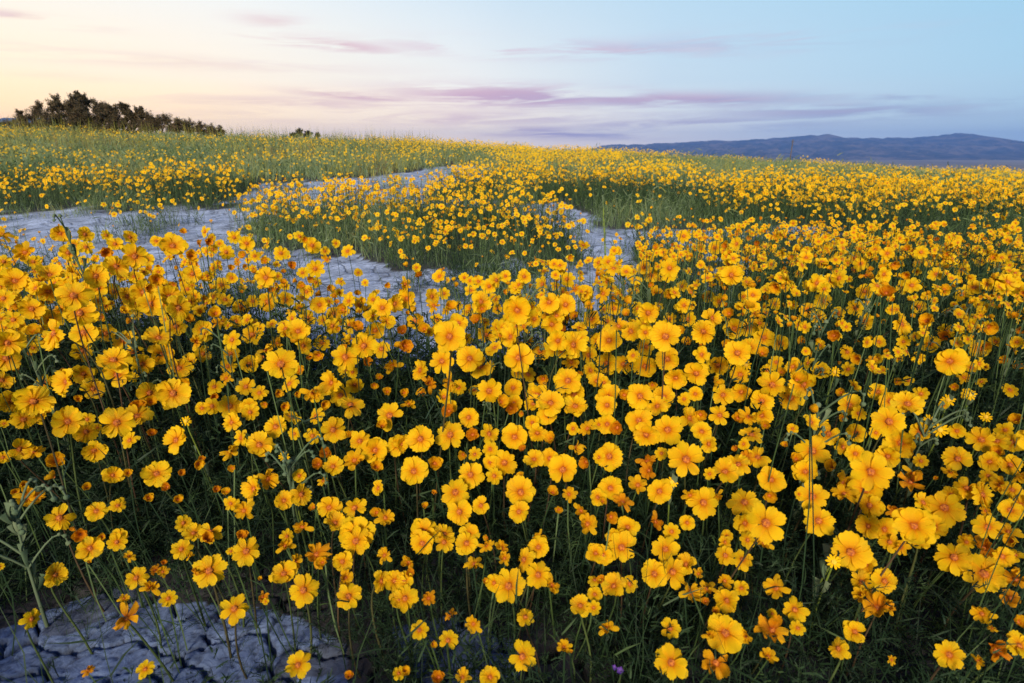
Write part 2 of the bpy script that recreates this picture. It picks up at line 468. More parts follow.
# ------------------------------------------------------------------ blooms of the photograph, in tiles: (x0, y0, scale, "x y r code; ...")
TILES = [
(0,270,4.88,"8 70 45 f;75 55 60 f;235 105 50 d;468 30 55 f;360 125 72 f;390 210 65 f;265 310 75 l;245 245 50;155 190 55;408 305 55 f;35 355 70 f;30 430 60 f;400 395 48 r;515 310 45 f;600 340 55 l;618 128 45 r;700 110 55;738 165 58 f;825 130 55;870 185 60 r;940 20 40 f;765 45 45;858 275 50 n;775 335 62 fu;788 412 55 f;555 440 70 u;572 512 60 f;695 460 50 r;650 405 42 f;875 480 55;918 452 45;905 565 42;845 602 70 f;730 600 55 r;325 545 68 l;410 505 50 d;455 580 50 r;165 640 75 d;60 640 55;222 550 38 f;380 630 24 c;500 230 30 c;10 540 45;230 155 30 c;555 105 38 f;670 675 45;75 490 25 c;960 350 35"),
(200,270,4.88,"322 38 50 f;105 72 38 f;200 180 38 d;258 152 32 f;330 155 45 f;418 145 38 f;485 185 30 f;585 170 42 f;480 300 55 f;525 235 38 r;255 315 48 n;395 460 78 fn;150 410 42 f;240 460 40 f;135 470 38;15 410 38 r;70 570 38;490 492 34 c;535 430 28 c;580 415 35;595 355 38 f;708 425 65 fn;645 550 62 l;550 595 45;730 270 42 l;765 290 40;855 295 45;800 370 62 f;885 385 48 n;845 145 35 n;890 185 45;950 165 45 r;940 470 40;225 570 45 n;145 665 55 fn;290 600 38;380 600 28 c;410 665 32 c;735 660 65 n;755 560 40 d;880 525 25 c;915 595 28 c;850 560 26 c;810 450 32;630 95 28 c;500 80 28 c;565 60 28;175 250 30;700 195 35;915 75 20;765 115 22 c;240 665 40;380 355 30;470 605 22 c;65 620 30;655 215 35;600 245 28"),
(400,270,4.88,"35 140 45 f;75 250 45 f;25 70 30;90 30 25;155 130 40 r;215 115 30;345 100 30 u;285 260 48 f;242 325 75 f;240 185 40;395 155 50;420 315 50 n;340 432 62 f;205 445 60 n;392 472 55 f;100 490 48 l;245 545 45;285 572 38 f;110 605 32 c;215 620 38;248 665 30;435 590 65 dn;490 645 45;552 575 42 f;578 428 68 f;572 198 72 f;470 50 38 r;435 80 35;510 110 20 c;515 30 28;695 70 42 r;728 158 48 f;808 170 50 f;742 265 52 d;935 240 45 f;855 225 32 c;815 45 38;845 365 65 r;820 540 65 f;965 345 45;685 395 45 d;700 530 38;625 510 42;670 610 60;850 605 50;735 650 62 u;855 665 60 u;960 545 45;920 415 40;835 450 38;930 490 38;630 345 25;555 650 40;320 340 35;640 180 30;165 175 35;475 190 25;795 290 32;655 240 40;400 190 35;20 370 45;15 300 35;20 600 28;180 240 30;120 290 35"),
(600,270,4.88,"45 345 55 f;35 250 35;90 275 45;150 300 50 f;235 210 55;185 190 35;250 25 35 f;335 20 40;320 325 72 f;505 300 58 fd;545 235 50 r;640 25 50 f;655 285 48 f;725 280 42 f;780 260 30;670 405 60 f;730 380 50;615 370 35;575 465 52 d;685 510 48 f;470 505 58 d;330 435 55;220 470 55 f;115 460 50 d;35 455 50;370 525 58 fd;195 615 62 f;40 620 62 f;118 610 40;310 620 52 f;255 560 28 c;410 630 32 f;465 605 35 f;600 610 50 n;690 595 50;840 560 65 n;790 640 55;930 625 60;960 540 45;880 358 38 f;800 330 45;940 470 45;860 450 35;885 500 30 c;815 490 30;790 410 38;225 375 45;435 360 35 c;430 240 38 n;340 240 32;490 360 25 c;15 115 35;60 90 20;270 110 30;860 80 40;855 165 30;530 130 28;120 70 18 c;180 100 15;400 80 28;700 130 25;20 190 25;280 665 50;20 550 30;500 130 20"),
(800,270,4.88,"38 195 35 f;110 150 40;85 230 35;190 40 40;315 105 35 f;270 185 38;185 210 30;420 115 45;510 80 38;545 75 40;520 25 28;665 20 35;580 180 30;495 265 55 r;620 250 45;730 445 65 f;635 360 40 f;715 300 38;875 385 42 f;915 275 45;575 430 30 n;230 400 35;165 320 38;235 485 35;20 560 65 l;240 660 55;380 595 40;525 655 70 u;440 640 50;270 350 20 c;750 570 25 c;885 545 25;800 525 25;530 540 25;470 545 25 c;720 200 25;850 85 40;790 120 35;700 330 35;410 260 20 c;955 350 28;280 430 38;100 490 40;590 605 35;560 325 22;15 350 30;200 600 28 c;820 605 28;320 250 40"),
(0,400,4.88,"115 95 48 f;215 60 55 l;60 20 40;330 105 70 f;420 155 50 r;460 245 52 d;570 110 72 fn;670 80 62 fu;95 240 52 r;165 250 38 w;275 300 52 fc;268 378 35 sc;550 368 45 f;627 357 26 c;425 430 28 c;110 415 25 c;140 475 50 w;185 470 35 w;290 575 60 fn;470 542 45 f;575 515 35 d;395 655 42;500 665 25 c;580 665 35;860 195 62 l;765 360 65 u;742 162 28 co;885 355 22 co;820 425 30 co;725 478 28 c;868 487 30 c;895 600 38 n;945 650 45;965 310 35;15 280 30;840 5 50 u;735 10 38;360 620 18 co;75 450 25 c;20 115 20;425 95 35;380 5 20 c;475 135 20"),
(200,400,4.88,"145 40 50 fn;155 110 45 l;245 60 40 f;200 185 40 l;290 220 62 u;145 250 38 w;410 40 32 f;445 85 42;370 130 50;460 165 30 n;550 175 38 n;565 80 42 l;650 145 62 fn;745 35 65 f;925 75 65 fn;735 175 30 w;780 200 50 n;855 245 68 f;960 220 50 f;755 295 50 nw;650 325 48;615 260 38;580 315 38;158 332 24 c;265 435 62 l;330 385 50 rw;485 370 30;495 460 55 r;410 490 45;600 395 22 w;870 430 36 l;630 525 55;755 525 58 dn;555 525 25 c;660 600 55;765 650 80 f;905 575 42 w;865 550 35;500 620 42 w;425 665 32;215 540 42 w;150 505 35;130 455 28 c;80 435 25 co;50 645 55 fn;205 670 35;60 30 40;10 40 30;600 20 35 c;890 130 35;860 330 40;8 290 22 co;320 20 25"),
(400,400,4.88,"100 190 65 f;10 215 45;68 348 65 f;170 310 45;240 55 45;335 85 48 f;245 170 70 fn;355 170 42;435 165 50 rn;365 265 35;310 265 30 c;345 365 62 f;270 450 68 fn;290 545 62;395 515 45;440 240 40;440 305 35;510 305 65 dn;560 180 62 f;460 370 40;590 450 72 f;580 545 50;720 70 50 f;670 160 48 d;740 195 40;655 290 50;730 285 45;860 55 70 fn;795 340 72 f;915 140 40;855 230 38;910 300 40;845 140 30;970 280 30;965 475 40;745 455 38 c;825 460 35 w;775 535 26 c;885 540 40 w;915 605 50 wn;115 640 62 f;215 655 52;335 655 50;120 520 22 c;165 458 18 co;425 670 20 c;670 670 35;645 110 35;490 10 50;595 65 20 c;540 40 40;650 20 45;970 120 30;595 380 30 c;600 240 25;40 20 30"),
(600,400,4.88,"35 118 48 f;85 135 45;35 25 50;45 275 68 f;190 100 62 f;265 40 50;225 170 60 d;330 145 72 fn;435 90 60 r;530 215 40 l;420 290 85 fn;300 260 32;230 300 42 wo;240 345 42 wo;185 415 45 w;50 430 58 f;110 500 45 wo;290 445 60 f;135 620 52;80 665 50;270 595 40 wo;350 642 40 f;425 598 35 f;505 500 72 fn;440 465 35;575 465 28 w;610 350 65 u;535 360 30;675 315 60 n;740 170 52 nu;770 280 55 n;715 285 35 wo;665 235 22 co;700 215 28;585 75 50 n;490 70 40;670 90 40;725 80 40;790 75 48;805 125 30;770 15 50;835 390 62 f;705 500 70 nu;825 465 42;810 600 95 fn;705 600 55;905 220 22 c;955 290 40;620 665 30;200 15 45;410 10 35;310 15 30;940 140 25;10 495 25 c;970 460 20"),
(800,400,4.88,"245 25 55 f;285 65 35;140 165 52 f;275 160 42 f;210 230 40 l;270 262 42 f;60 250 75 fn;25 350 60;165 330 42 c;205 400 50 rw;215 460 50 w;435 105 75 fn;530 40 65 f;490 210 72 f;370 160 30;430 275 50;585 155 45 f;590 298 32 f;765 152 34 f;770 288 60 f;885 195 60 fn;960 200 50;925 302 48 f;920 370 35;345 350 85 fn;320 435 75 f;340 515 60;540 400 55 wc;550 360 40 w;600 500 50 r;705 525 82 fn;740 465 45;815 430 55 dl;890 460 65 r;60 470 70 fn;90 590 72 fn;915 620 60 fn;465 545 35 wo;410 630 60;335 615 55 l;555 615 90 f;655 620 55;810 670 30;735 350 30;265 320 18 c;450 15 40;905 540 25 w;210 90 25 c;660 380 15 c;700 25 20"),
(0,540,4.88,"440 40 55 f;0 130 18;268 170 52 ds;435 108 12 c;630 80 25 w;665 185 48 fn;735 235 40 wn;822 285 38 n;605 285 22 w;615 380 58 wd;155 385 48 n;430 635 24 wo;710 630 40 n;885 45 45 fn;755 148 25 wo;795 155 25 w;800 108 18 co;925 80 18 w;570 10 42 n;960 170 35"),
(200,540,4.88,"45 150 75 fn;225 55 65 fn;150 55 20;168 335 65 fn;295 192 14 c;305 280 25 wo;320 300 15;410 165 62 lu;465 105 35 w;505 245 70 fn;570 70 55 fw;600 110 35;695 105 48 f;710 185 38 wn;725 275 62 fn;900 75 35 wn;885 200 50 r;950 200 50 f;970 290 45;478 610 58 fn;735 665 30;415 30 38 w;760 5 70 n;30 0 40;970 650 30"),
(400,540,4.88,"110 15 60;215 10 50 n;325 15 55;420 25 35 w;45 110 40 w;20 200 45;50 165 30;25 285 58 fn;140 285 32 wo;248 365 28 wo;95 440 42 fn;160 507 24 c;235 490 48 fn;358 410 40 wc;362 118 42 w;500 40 40 w;510 90 32 w;605 95 55 nl;675 170 62 fn;530 225 80 fn;460 210 40;415 200 22 c;740 220 42 w;675 35 48 f;612 375 45 n;597 568 68 fn;800 525 35 w;835 545 12 c;810 490 12 c;955 65 48;20 640 30;190 670 42;305 670 35;440 670 50;950 195 35;880 320 48 u;950 265 35;945 330 35"),
(600,540,4.88,"105 35 72 fn;15 75 48;68 225 58;145 215 40 r;10 200 30;35 430 42 w;265 165 62 f;355 155 70 fn;420 120 50;320 45 62 fn;480 165 25 w;440 255 52 wr;525 240 45 w;515 300 25;342 432 48 n;348 598 78 fn;612 75 48 fn;695 95 48 n;608 200 35 w;690 235 34;620 295 60 l;555 345 30 c;612 455 88 f;535 465 32 w;715 470 32 w;565 600 70 nw;860 235 50 w;950 340 58 fn;965 430 35;840 440 65 nw;840 360 22;820 570 38 w;610 10 30;720 0 40;800 15 40"),
(824,540,4.88,"130 60 85 f;205 120 50;185 205 55 n;295 200 55 f;185 270 38 w;260 330 65 wu;320 325 30 w;150 448 52 f;70 530 50 nl;330 585 20 wc;610 560 62 fn;635 85 75 fn;780 165 90 fn;780 40 52 wo;870 80 50;695 10 35;770 360 44 w;820 430 20 w;835 535 55 wo;750 590 28 w;935 195 58 w;945 400 42;950 515 60;375 35 38 w;460 5 50 u;320 10 45 n;920 5 40"),
(0,210,5.12,"310 120 45 f;435 125 38;130 218 48;690 238 65;595 290 58;885 185 62;480 330 62;350 220 40;65 380 50;20 265 35;255 335 60;665 140 35 s;545 130 28;590 175 35;800 355 45;990 325 45;975 235 40;800 160 28;430 260 30;345 395 50;940 115 22 c;15 130 35;380 180 30;440 190 35;755 255 32;170 265 35;895 385 30;750 400 35;140 370 28;640 280 25;540 215 38"),
(200,220,5.12,"175 90 32 f;240 120 36 f;135 165 38 f;228 180 28;280 185 30 f;345 120 32 s;415 170 38 fn;337 210 26 c;590 250 44 fn;335 295 50 fn;105 330 42 n;575 130 40 f;510 85 30;695 120 22;755 160 36 n;640 160 24;525 270 30;570 300 25 c;650 205 25;470 235 28;235 240 22;40 110 28;25 60 30 l;160 245 22;720 315 25;810 270 22;845 320 20;970 330 22;540 100 24;430 265 18 c;60 90 20"),
(560,200,3.88,"480 140 26 f;600 185 25 f;685 170 28 r;425 265 38 fn;325 262 26 f;352 295 25 f;660 290 42 fn;820 250 20 f;905 90 14;900 145 14;25 305 24 d;640 180 16;760 170 16;795 180 16;370 185 18;110 235 16;730 150 15;540 220 15;925 285 18;845 330 22;775 310 16;480 240 14"),
(800,180,4.57,"250 355 26 l;278 382 32 f;245 412 22;620 425 34 n;485 440 26 l;825 372 24;880 355 24;960 352 26;910 395 20;740 410 30;170 445 30;540 375 18;1000 350 22;755 340 16;545 290 14 f;308 288 14 f;620 272 15;765 295 13;840 265 14;910 295 15"),
(960,270,1.0,"50 195 10;52 220 9;50 240 11;48 262 9;52 172 9 f;57 151 8;38 182 8;58 307 7;50 328 8 o;45 160 8;58 205 7;40 215 8;60 235 9;55 285 8;30 300 8 c;44 90 6;58 96 6;50 120 7;60 60 5;25 75 6"),
]
# ------------------------------------------------------------------ where the clay lies bare (seen outlines of the bare ground)
def inpoly(u, v, poly):
    r = np.zeros(np.shape(u), bool)
    j = len(poly) - 1
    for i in range(len(poly)):
        (xi, yi), (xj, yj) = poly[i], poly[j]
        if yi != yj:
            r ^= ((yi > v) != (yj > v)) & (u < (xj - xi) * (v - yi) / (yj - yi) + xi)
        j = i
    return r


P_PATH = [(-500, 214), (-60, 211), (60, 212), (150, 210), (235, 204), (250, 190), (262, 183), (330, 181), (400, 174), (440, 166), (500, 168), (480, 184), (430, 195),
          (500, 204), (560, 203), (600, 228), (830, 230), (860, 258), (900, 262), (1030, 272), (1300, 276), (1300, 288), (950, 284), (900, 300), (660, 305), (630, 350), (570, 385), (400, 385), (320, 365), (240, 350), (0, 350), (-500, 350)]
P_CLUMP = [(236, 226), (270, 220), (340, 214), (480, 212), (540, 226), (575, 244), (588, 262), (540, 266), (470, 268), (350, 262), (270, 250)]
P_FRONT = [(-40, 625), (60, 598), (120, 575), (190, 590), (300, 618), (345, 645), (350, 700), (330, 740), (-40, 740)]
P_FRONT2 = [(400, 625), (470, 610), (545, 635), (530, 680), (420, 675)]


def veg(x, y):
    """how thick the plants stand at a spot, 0 on the bare clay"""
    P = np.stack([x, y, ground_z(x, y)], -1)
    u, v, zd = project(P)
    k = np.clip((v - 150) / 110, 0.05, 3)
    u = u + (fbm(x * 3.1, y * 3.1, 21, 3) - .5) * 60 * np.clip(k, .3, 1.2)
    v = v + (fbm(x * 3.7, y * 3.7, 22, 3) - .5) * 34 * np.clip(k, .15, 1.5)
    d = np.ones(np.shape(x))
    d[inpoly(u, v, P_PATH)] = 0.0
    clump = inpoly(u, v, P_PATH) & (fbm(x * 2.3, y * 2.3, 47, 3) > .60)
    d[clump] = .45
    right = inpoly(u, v, P_PATH) & (u > 640)
    d[right] = (.15 + .8 * (fbm(x * 1.7, y * 1.7, 48, 3) > .5))[right]
    d[inpoly(u, v, P_CLUMP)] = 1.0
    d[inpoly(u, v, P_FRONT)] = 0.02
    tuft = inpoly(u, v, P_FRONT) & (fbm(x * 13, y * 13, 44, 2) > .60)
    d[tuft] = 0.6
    d[inpoly(u, v, P_FRONT2)] = 0.4
    d[(y < 0.2)] = 0.4
    return d


# ------------------------------------------------------------------ ground
def axis(fine0, fine1, step, far0, far1, g):
    a = list(np.arange(fine0, fine1, step))
    s, p = step, a[-1]
    while p < far1:
        s = min(s * g, 900)
        p += s
        a.append(p)
    s, p = step, a[0]
    pre = []
    while p > far0:
        s = min(s * g, 900)
        p -= s
        pre.append(p)
    return np.array(pre[::-1] + a)


gx = axis(-1.1, 0.15, 0.0035, -9000, 9000, 1.045)
gy = axis(0.45, 1.25, 0.0035, -60, 9000, 1.03)
GX, GY = np.meshgrid(gx, gy)
GZ = ground_z(GX, GY)
nearw = (1 - sstep(1.3, 2.0, GY)) * (1 - sstep(1.2, 1.8, np.abs(GX + .3)))
wx = GX + (fbm(GX * 9, GY * 9, 31, 4) - .5) * 0.13
wy = GY + (fbm(GX * 9, GY * 9, 35, 4) - .5) * 0.13
e1 = voro(wx * 9.5, wy * 12.5, 3)
e2 = voro(wx * 27 + 5, wy * 30, 8)
open_ = sstep(.25, .6, fbm(GX * 5, GY * 5, 41, 2))
wide_ = .35 + 1.0 * fbm(GX * 6, GY * 6, 43, 2)
crack = (1 - sstep(0.03, 0.075, e1 / wide_)) * 0.026 + (1 - sstep(0.03, 0.08, e2)) * 0.003 * open_
lump = (fbm(GX * 46, GY * 60, 55, 5) - .5) * 0.004
GZ = GZ + nearw * (lump - crack)
midw = (1 - nearw) * (1 - sstep(9, 16, GY))
GZ = GZ + midw * (fbm(GX * 6, GY * 6, 61, 3) - .5) * 0.03
ny, nx = GX.shape
idx = np.arange(nx * ny).reshape(ny, nx)
Q = np.stack([idx[:-1, :-1], idx[:-1, 1:], idx[1:, 1:], idx[1:, :-1]], -1).reshape(-1, 4)
m, N = mat('clay')
geo = N.n('ShaderNodeNewGeometry')
pos = geo.outputs['Position']
n1 = N.n('ShaderNodeTexNoise', i_Vector=pos, i_Scale=5.0, i_Detail=9.0, i_Roughness=0.62)
n2 = N.n('ShaderNodeTexNoise', i_Vector=pos, i_Scale=42.0, i_Detail=7.0, i_Roughness=0.72, i_Distortion=0.6)
c = N.ramp(n1.outputs[0], [(0.30, (0.19, 0.20, 0.24)), (0.44, (0.36, 0.39, 0.46)), (0.56, (0.48, 0.52, 0.62)), (0.7, (0.60, 0.64, 0.74))])
c = N.mix(N.ramp(n2.outputs[0], [(0.36, (0.75, 0.75, 0.75)), (0.56, (0, 0, 0))]), c, (0.13, 0.14, 0.17, 1))
stretch = N.n('ShaderNodeMapping', i_Vector=pos, i_Scale=(1.0, 1.0, 1.0))
wn = N.n('ShaderNodeTexNoise', i_Vector=pos, i_Scale=4.0, i_Detail=3.0)
wv = N.mix(0.25, stretch.outputs[0], wn.outputs[1])
vo = N.n('ShaderNodeTexVoronoi', i_Vector=wv, i_Scale=5.0, feature='DISTANCE_TO_EDGE')
ck = N.ramp(vo.outputs['Distance'], [(0.0, (0, 0, 0)), (0.05, (1, 1, 1))])
sy_ = N.n('ShaderNodeSeparateXYZ', i_0=pos)
farw = N.m('MULTIPLY_ADD', sy_.outputs[1], 1.2, -2.0, clamp=True)     # the finest cracks beyond the modelled ones
ckf = N.m('MULTIPLY', N.m('SUBTRACT', 1.0, ck), farw)
c = N.mix(N.m('MULTIPLY', ckf, 0.65), c, (0.05, 0.05, 0.05, 1))
lit = N.n('ShaderNodeAttribute', attribute_name='litter_crack_shade').outputs['Fac']
near_shade = N.ramp(N.m('MULTIPLY_ADD', sy_.outputs[1], 0.8, -0.8, clamp=True), [(0, (.34, .44, .64)), (1, (.80, .89, 1.0))])      # clay in front painted darker and bluer to stand in for shade
c = N.mix(1.0, c, near_shade, 'MULTIPLY')
c = N.mix(lit, c, (0.035, 0.030, 0.024, 1))              # dead leaves and dark soil between the plants, plus painted shade in the cracks
# the plain far below: dry, violet brown
plain = N.m('MULTIPLY_ADD', sy_.outputs[1], 1 / 500.0, -0.12, clamp=True)
pn = N.n('ShaderNodeTexNoise', i_Vector=N.n('ShaderNodeMapping', i_Vector=pos, i_Scale=(0.004, 0.0012, 1)).outputs[0], i_Scale=1.0, i_Detail=6.0)
pc = N.ramp(pn.outputs[0], [(0.3, (0.12, 0.10, 0.085)), (0.6, (0.20, 0.17, 0.13)), (0.75, (0.30, 0.26, 0.18))])
c = N.mix(plain, c, pc)
h = N.m('MULTIPLY_ADD', n2.outputs[0], 0.5, N.m('MULTIPLY', n1.outputs[0], 0.8))
h = N.m('SUBTRACT', h, N.m('MULTIPLY', ckf, 0.7))
bm_ = N.n('ShaderNodeBump', i_Strength=0.8, i_Distance=0.010, i_Height=h)
p = N.n('ShaderNodeBsdfPrincipled', i_Base_Color=c, i_Roughness=0.95, i_Normal=bm_.outputs[0])
p.inputs['Specular IOR Level'].default_value = 0.1
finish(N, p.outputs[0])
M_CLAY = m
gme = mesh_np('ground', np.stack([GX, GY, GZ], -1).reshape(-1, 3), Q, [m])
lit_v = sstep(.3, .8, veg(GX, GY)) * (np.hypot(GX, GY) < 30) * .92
lit_v = np.maximum(lit_v, nearw * np.maximum(1 - sstep(0.035, 0.085, e1 / wide_), .45 * open_ * (1 - sstep(0.02, 0.08, e2))) * .97)     # shade deep in the cracks, painted in as dark colour
gme.attributes.new('litter_crack_shade', 'FLOAT', 'POINT').data.foreach_set('value', lit_v.ravel().astype(np.float32))
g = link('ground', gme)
prop(g, 'pale cracked alkaline clay ground running back to the plain', None, None, 'structure')


# ------------------------------------------------------------------ hills on the horizon
def range_mesh(name, prof, dist, depth, base, seed, amp, du, mats):
    us = np.arange(prof[0][0], prof[-1][0] + .1, du)
    vs = np.interp(us, [a for a, b in prof], [b for a, b in prof])
    vs = vs + (fbm(us / 14.0, us * 0, seed, 4) - .5) * 2.0
    rows = np.linspace(0, 1, 46)
    V = []
    for r in rows:
        D = dist - depth * (1 - r)
        X = (us - 512) / F * CP * dist * (0.55 + 0.45 * (D / dist))
        b_ = (341.5 - vs) / F
        H = CAM_H + (b_ * CP - SP) * dist * CP
        prof_r = np.clip(r ** 1.25, 0, 1)
        rug = (1 - np.abs(2 * fbm(us / 11.0 + (1 - r) * 2.2, np.full_like(us, r * 3.2), seed + 5, 6) - 1)) - .75
        Z = base + (H - base) * prof_r + rug * amp * np.sin(PI * min(r, .96)) ** .7
        V.append(np.stack([X, np.full_like(X, D) + rug * 60, Z], -1))
    D2 = dist + depth * .5
    V.append(np.stack([(us - 512) / F * CP * dist * 1.05, np.full_like(us, D2), np.full_like(us, base)], -1))
    V = np.stack(V)
    ny, nx = V.shape[:2]
    idx = np.arange(nx * ny).reshape(ny, nx)
    Q = np.stack([idx[:-1, :-1], idx[:-1, 1:], idx[1:, 1:], idx[1:, :-1]], -1).reshape(-1, 4)
    return link(name, mesh_np(name, V.reshape(-1, 3), Q, mats))


def hill_mat(name, a, b, c3):
    m, N = mat(name)
    geo = N.n('ShaderNodeNewGeometry')
    n_ = N.n('ShaderNodeTexNoise', i_Vector=geo.outputs['Position'], i_Scale=0.006, i_Detail=9.0, i_Roughness=0.65)
    c = N.ramp(n_.outputs[0], [(0.40, a), (0.5, b), (0.60, c3)])
    p = N.n('ShaderNodeBsdfPrincipled', i_Base_Color=c, i_Roughness=1.0)
    p.inputs['Specular IOR Level'].default_value = 0.0
    finish(N, p.outputs[0])
    return m


MH = hill_mat('dry_hills', (0.025, 0.035, 0.055), (0.060, 0.060, 0.075), (0.13, 0.11, 0.11))
mt = range_mesh('mountains', [(560, 152), (590, 149), (604, 145.5), (625, 144.5), (660, 143.2), (700, 141.5), (735, 141), (760, 139.5), (775, 138), (800, 136.2), (826, 134.8), (843, 137.5), (860, 139),
                              (885, 137.3), (905, 137.8), (925, 137), (935, 135.6), (955, 132.9), (972, 134.4), (990, 138.8), (1004, 144), (1012, 144.5), (1040, 144), (1080, 147), (1150, 148), (1300, 150)],
                4600, 1900, -44, 71, 62, 1.3, [MH])
prop(mt, 'long bare blue mountain range across the far side of the plain', None, None, 'structure')
ms = range_mesh('hills', [(-260, 128), (-100, 122), (0, 119), (25, 118.5), (52, 119), (90, 125), (140, 133), (200, 150)], 2600, 900, -44, 83, 12, 3.0, [MH])
prop(ms, 'low violet hill behind the dark bush', None, None, 'structure')

# ------------------------------------------------------------------ petals, discs and heads
def petal_geo(hw, curl, cup, lobes, seed, na=7, nl=7, base=0.13, wav=0.04):
    """petal along +Y, unit length, half width hw; V, Q, uv"""
    r = random.Random(seed)
    ph = r.uniform(0, 6)
    V, uv = [], []
    nd = [r.uniform(.6, 1.4) for _ in range(4)]
    for i in range(nl):
        s = i / (nl - 1)
        for j in range(na):
            t = -1 + 2 * j / (na - 1)
            w = hw * (0.30 + 0.70 * math.sin(min(s / 0.66, 1) * PI / 2) ** 1.1)
            w *= 1 - 0.20 * max(0, (s - .72) / .28) ** 2
            L = 1 - 0.17 * abs(t) ** 2.2 - lobes * abs(math.sin(1.5 * PI * (t + .333))) ** 3 * nd[j % 4]
            y = base + (1 - base) * s * (1 - (1 - L) * s ** 2)
            z = curl * s * s + cup * (t * t) * s - 0.055 * math.cos(3 * PI * t) * s ** .5 * (hw / .3) + wav * math.sin(ph + 4 * s + 2.5 * t) * s
            V.append((t * w, y, z))
            uv.append((j / (na - 1), s))
    Q = [(i * na + j, i * na + j + 1, (i + 1) * na + j + 1, (i + 1) * na + j) for i in range(nl - 1) for j in range(na - 1)]
    return np.array(V), np.array(Q), np.array(uv)


PROTO = {'wide': [(.40, -.06, -.07), (.46, .06, .10), (.37, -.26, -.12), (.43, .16, .05), (.41, -.12, .12)],
         'narrow': [(.285, -.03, -.06), (.31, -.16, -.08), (.265, .12, .08), (.30, -.30, -.12), (.33, -.05, .10)],
         'wilted': [(.30, .55, .28), (.26, -.55, -.25), (.32, .35, -.25), (.22, .15, .3)],
         'cupped': [(.42, .18, .16), (.38, .28, .2), (.45, .1, .12)]}
PET = {}
for st, lst in PROTO.items():
    PET[st] = []
    for i, (hw, cu, cp) in enumerate(lst):
        V, Q, uv = petal_geo(hw, cu, cp, .065, 10 + i, wav=.14 if st == 'wilted' else .045)
        for mm in ((M_PETAL,) if st in ('wide', 'narrow') else (M_PETAL, M_PETAL_O, M_PETAL_W)):
            me = mesh_np('petal', V, Q, [mm], uv)
            PET[st].append((me, mm))


def disc_geo(rings=6, seg=14, bump=.035, seed=1, r0=.20, h=.11):
    r = np.random.default_rng(seed)
    V, Q = [], []
    for i in range(rings + 1):
        a = (i / rings) * PI / 2
        for k in range(seg):
            t = 2 * PI * (k + .5 * (i % 2)) / seg
            rr = r0 * math.cos(a) + r.uniform(-1, 1) * bump * (.5 if i in (0,) else 1) * math.cos(a)
            V.append((rr * math.cos(t), rr * math.sin(t), .015 + h * math.sin(a) + r.uniform(-1, 1) * bump))
    for i in range(rings):
        for k in range(seg):
            Q.append((i * seg + k, i * seg + (k + 1) % seg, (i + 1) * seg + (k + 1) % seg, (i + 1) * seg + k))
    return np.array(V), np.array(Q)


DV, DQ = disc_geo()
DISC = mesh_np('flower_disc', DV, DQ, [M_DISC], smooth=False)
# calyx: a shallow cup with eight bracts below the head
V, Q = [], []
for i, (rr, zz) in enumerate([(.03, -.26), (.10, -.20), (.16, -.10), (.17, -.02)]):
    for k in range(10):
        V.append((rr * math.cos(k * PI / 5), rr * math.sin(k * PI / 5), zz))
for i in range(3):
    for k in range(10):
        Q.append((i * 10 + k, i * 10 + (k + 1) % 10, i * 10 + 10 + (k + 1) % 10, i * 10 + 10 + k))
for k in range(8):
    a = k * PI / 4 + .2
    n0 = len(V)
    for (rr, ww, zz) in [(.15, .05, -.12), (.26, .045, -.10), (.36, .008, -.03)]:
        for s_ in (-1, 1):
            V.append((rr * math.cos(a) - s_ * ww * math.sin(a), rr * math.sin(a) + s_ * ww * math.cos(a), zz))
    Q += [(n0, n0 + 1, n0 + 3, n0 + 2), (n0 + 2, n0 + 3, n0 + 5, n0 + 4)]
CALYX = mesh_np('calyx', V, Q, [M_CALYX])


# feathery leaves up a stem, unit height
def leafset(seed, n=11, h=.75, L=.30, lobes=4, w=.010, spread=.8, z0=.02):
    r = np.random.default_rng(seed)
    b, d, l, ww, be = [], [], [], [], []
    for k in range(n):
        z = z0 + h * r.random() ** 1.5
        a = r.uniform(0, 2 * PI)
        el_ = r.uniform(.2, 1.1)
        dd = np.array([math.cos(a) * spread, math.sin(a) * spread, el_])
        dd /= np.linalg.norm(dd)
        ll = L * r.uniform(.6, 1.15) * (1.1 - z)
        bb = np.array([0, 0, -.35]) * r.uniform(0, 1) + r.normal(0, .12, 3)
        p0 = np.array([0, 0, z])
        b.append(p0); d.append(dd); l.append(ll); ww.append(w); be.append(bb)
        for q in range(lobes):
            t = .3 + .6 * q / lobes + r.uniform(-.04, .04)
            pp = p0 + dd * ll * t + bb * ll * t * t
            sd = np.cross(dd, r.normal(0, 1, 3))
            sd = sd / np.linalg.norm(sd) + dd * .9
            b.append(pp); d.append(sd); l.append(ll * .42 * r.uniform(.6, 1.1)); ww.append(w * .75); be.append(r.normal(0, .15, 3))
    V, Q, uv, rv, mi = ribbons(np.array(b), np.array(d), np.array(l), np.array(ww), np.array(be), np.zeros(len(b)))
    return V, Q, uv, mi


LEAFSETS = [mesh_np('foliage', *leafset(100 + i)[:2], [M_LEAF]) for i in range(7)]

# ------------------------------------------------------------------ read the traced blooms
blooms = []
for x0, y0, sc, s in TILES:
    for it in s.split(';'):
        f = it.split()
        blooms.append((x0 + float(f[0]) / sc, y0 + float(f[1]) / sc, float(f[2]) / sc, f[3] if len(f) > 3 else ''))
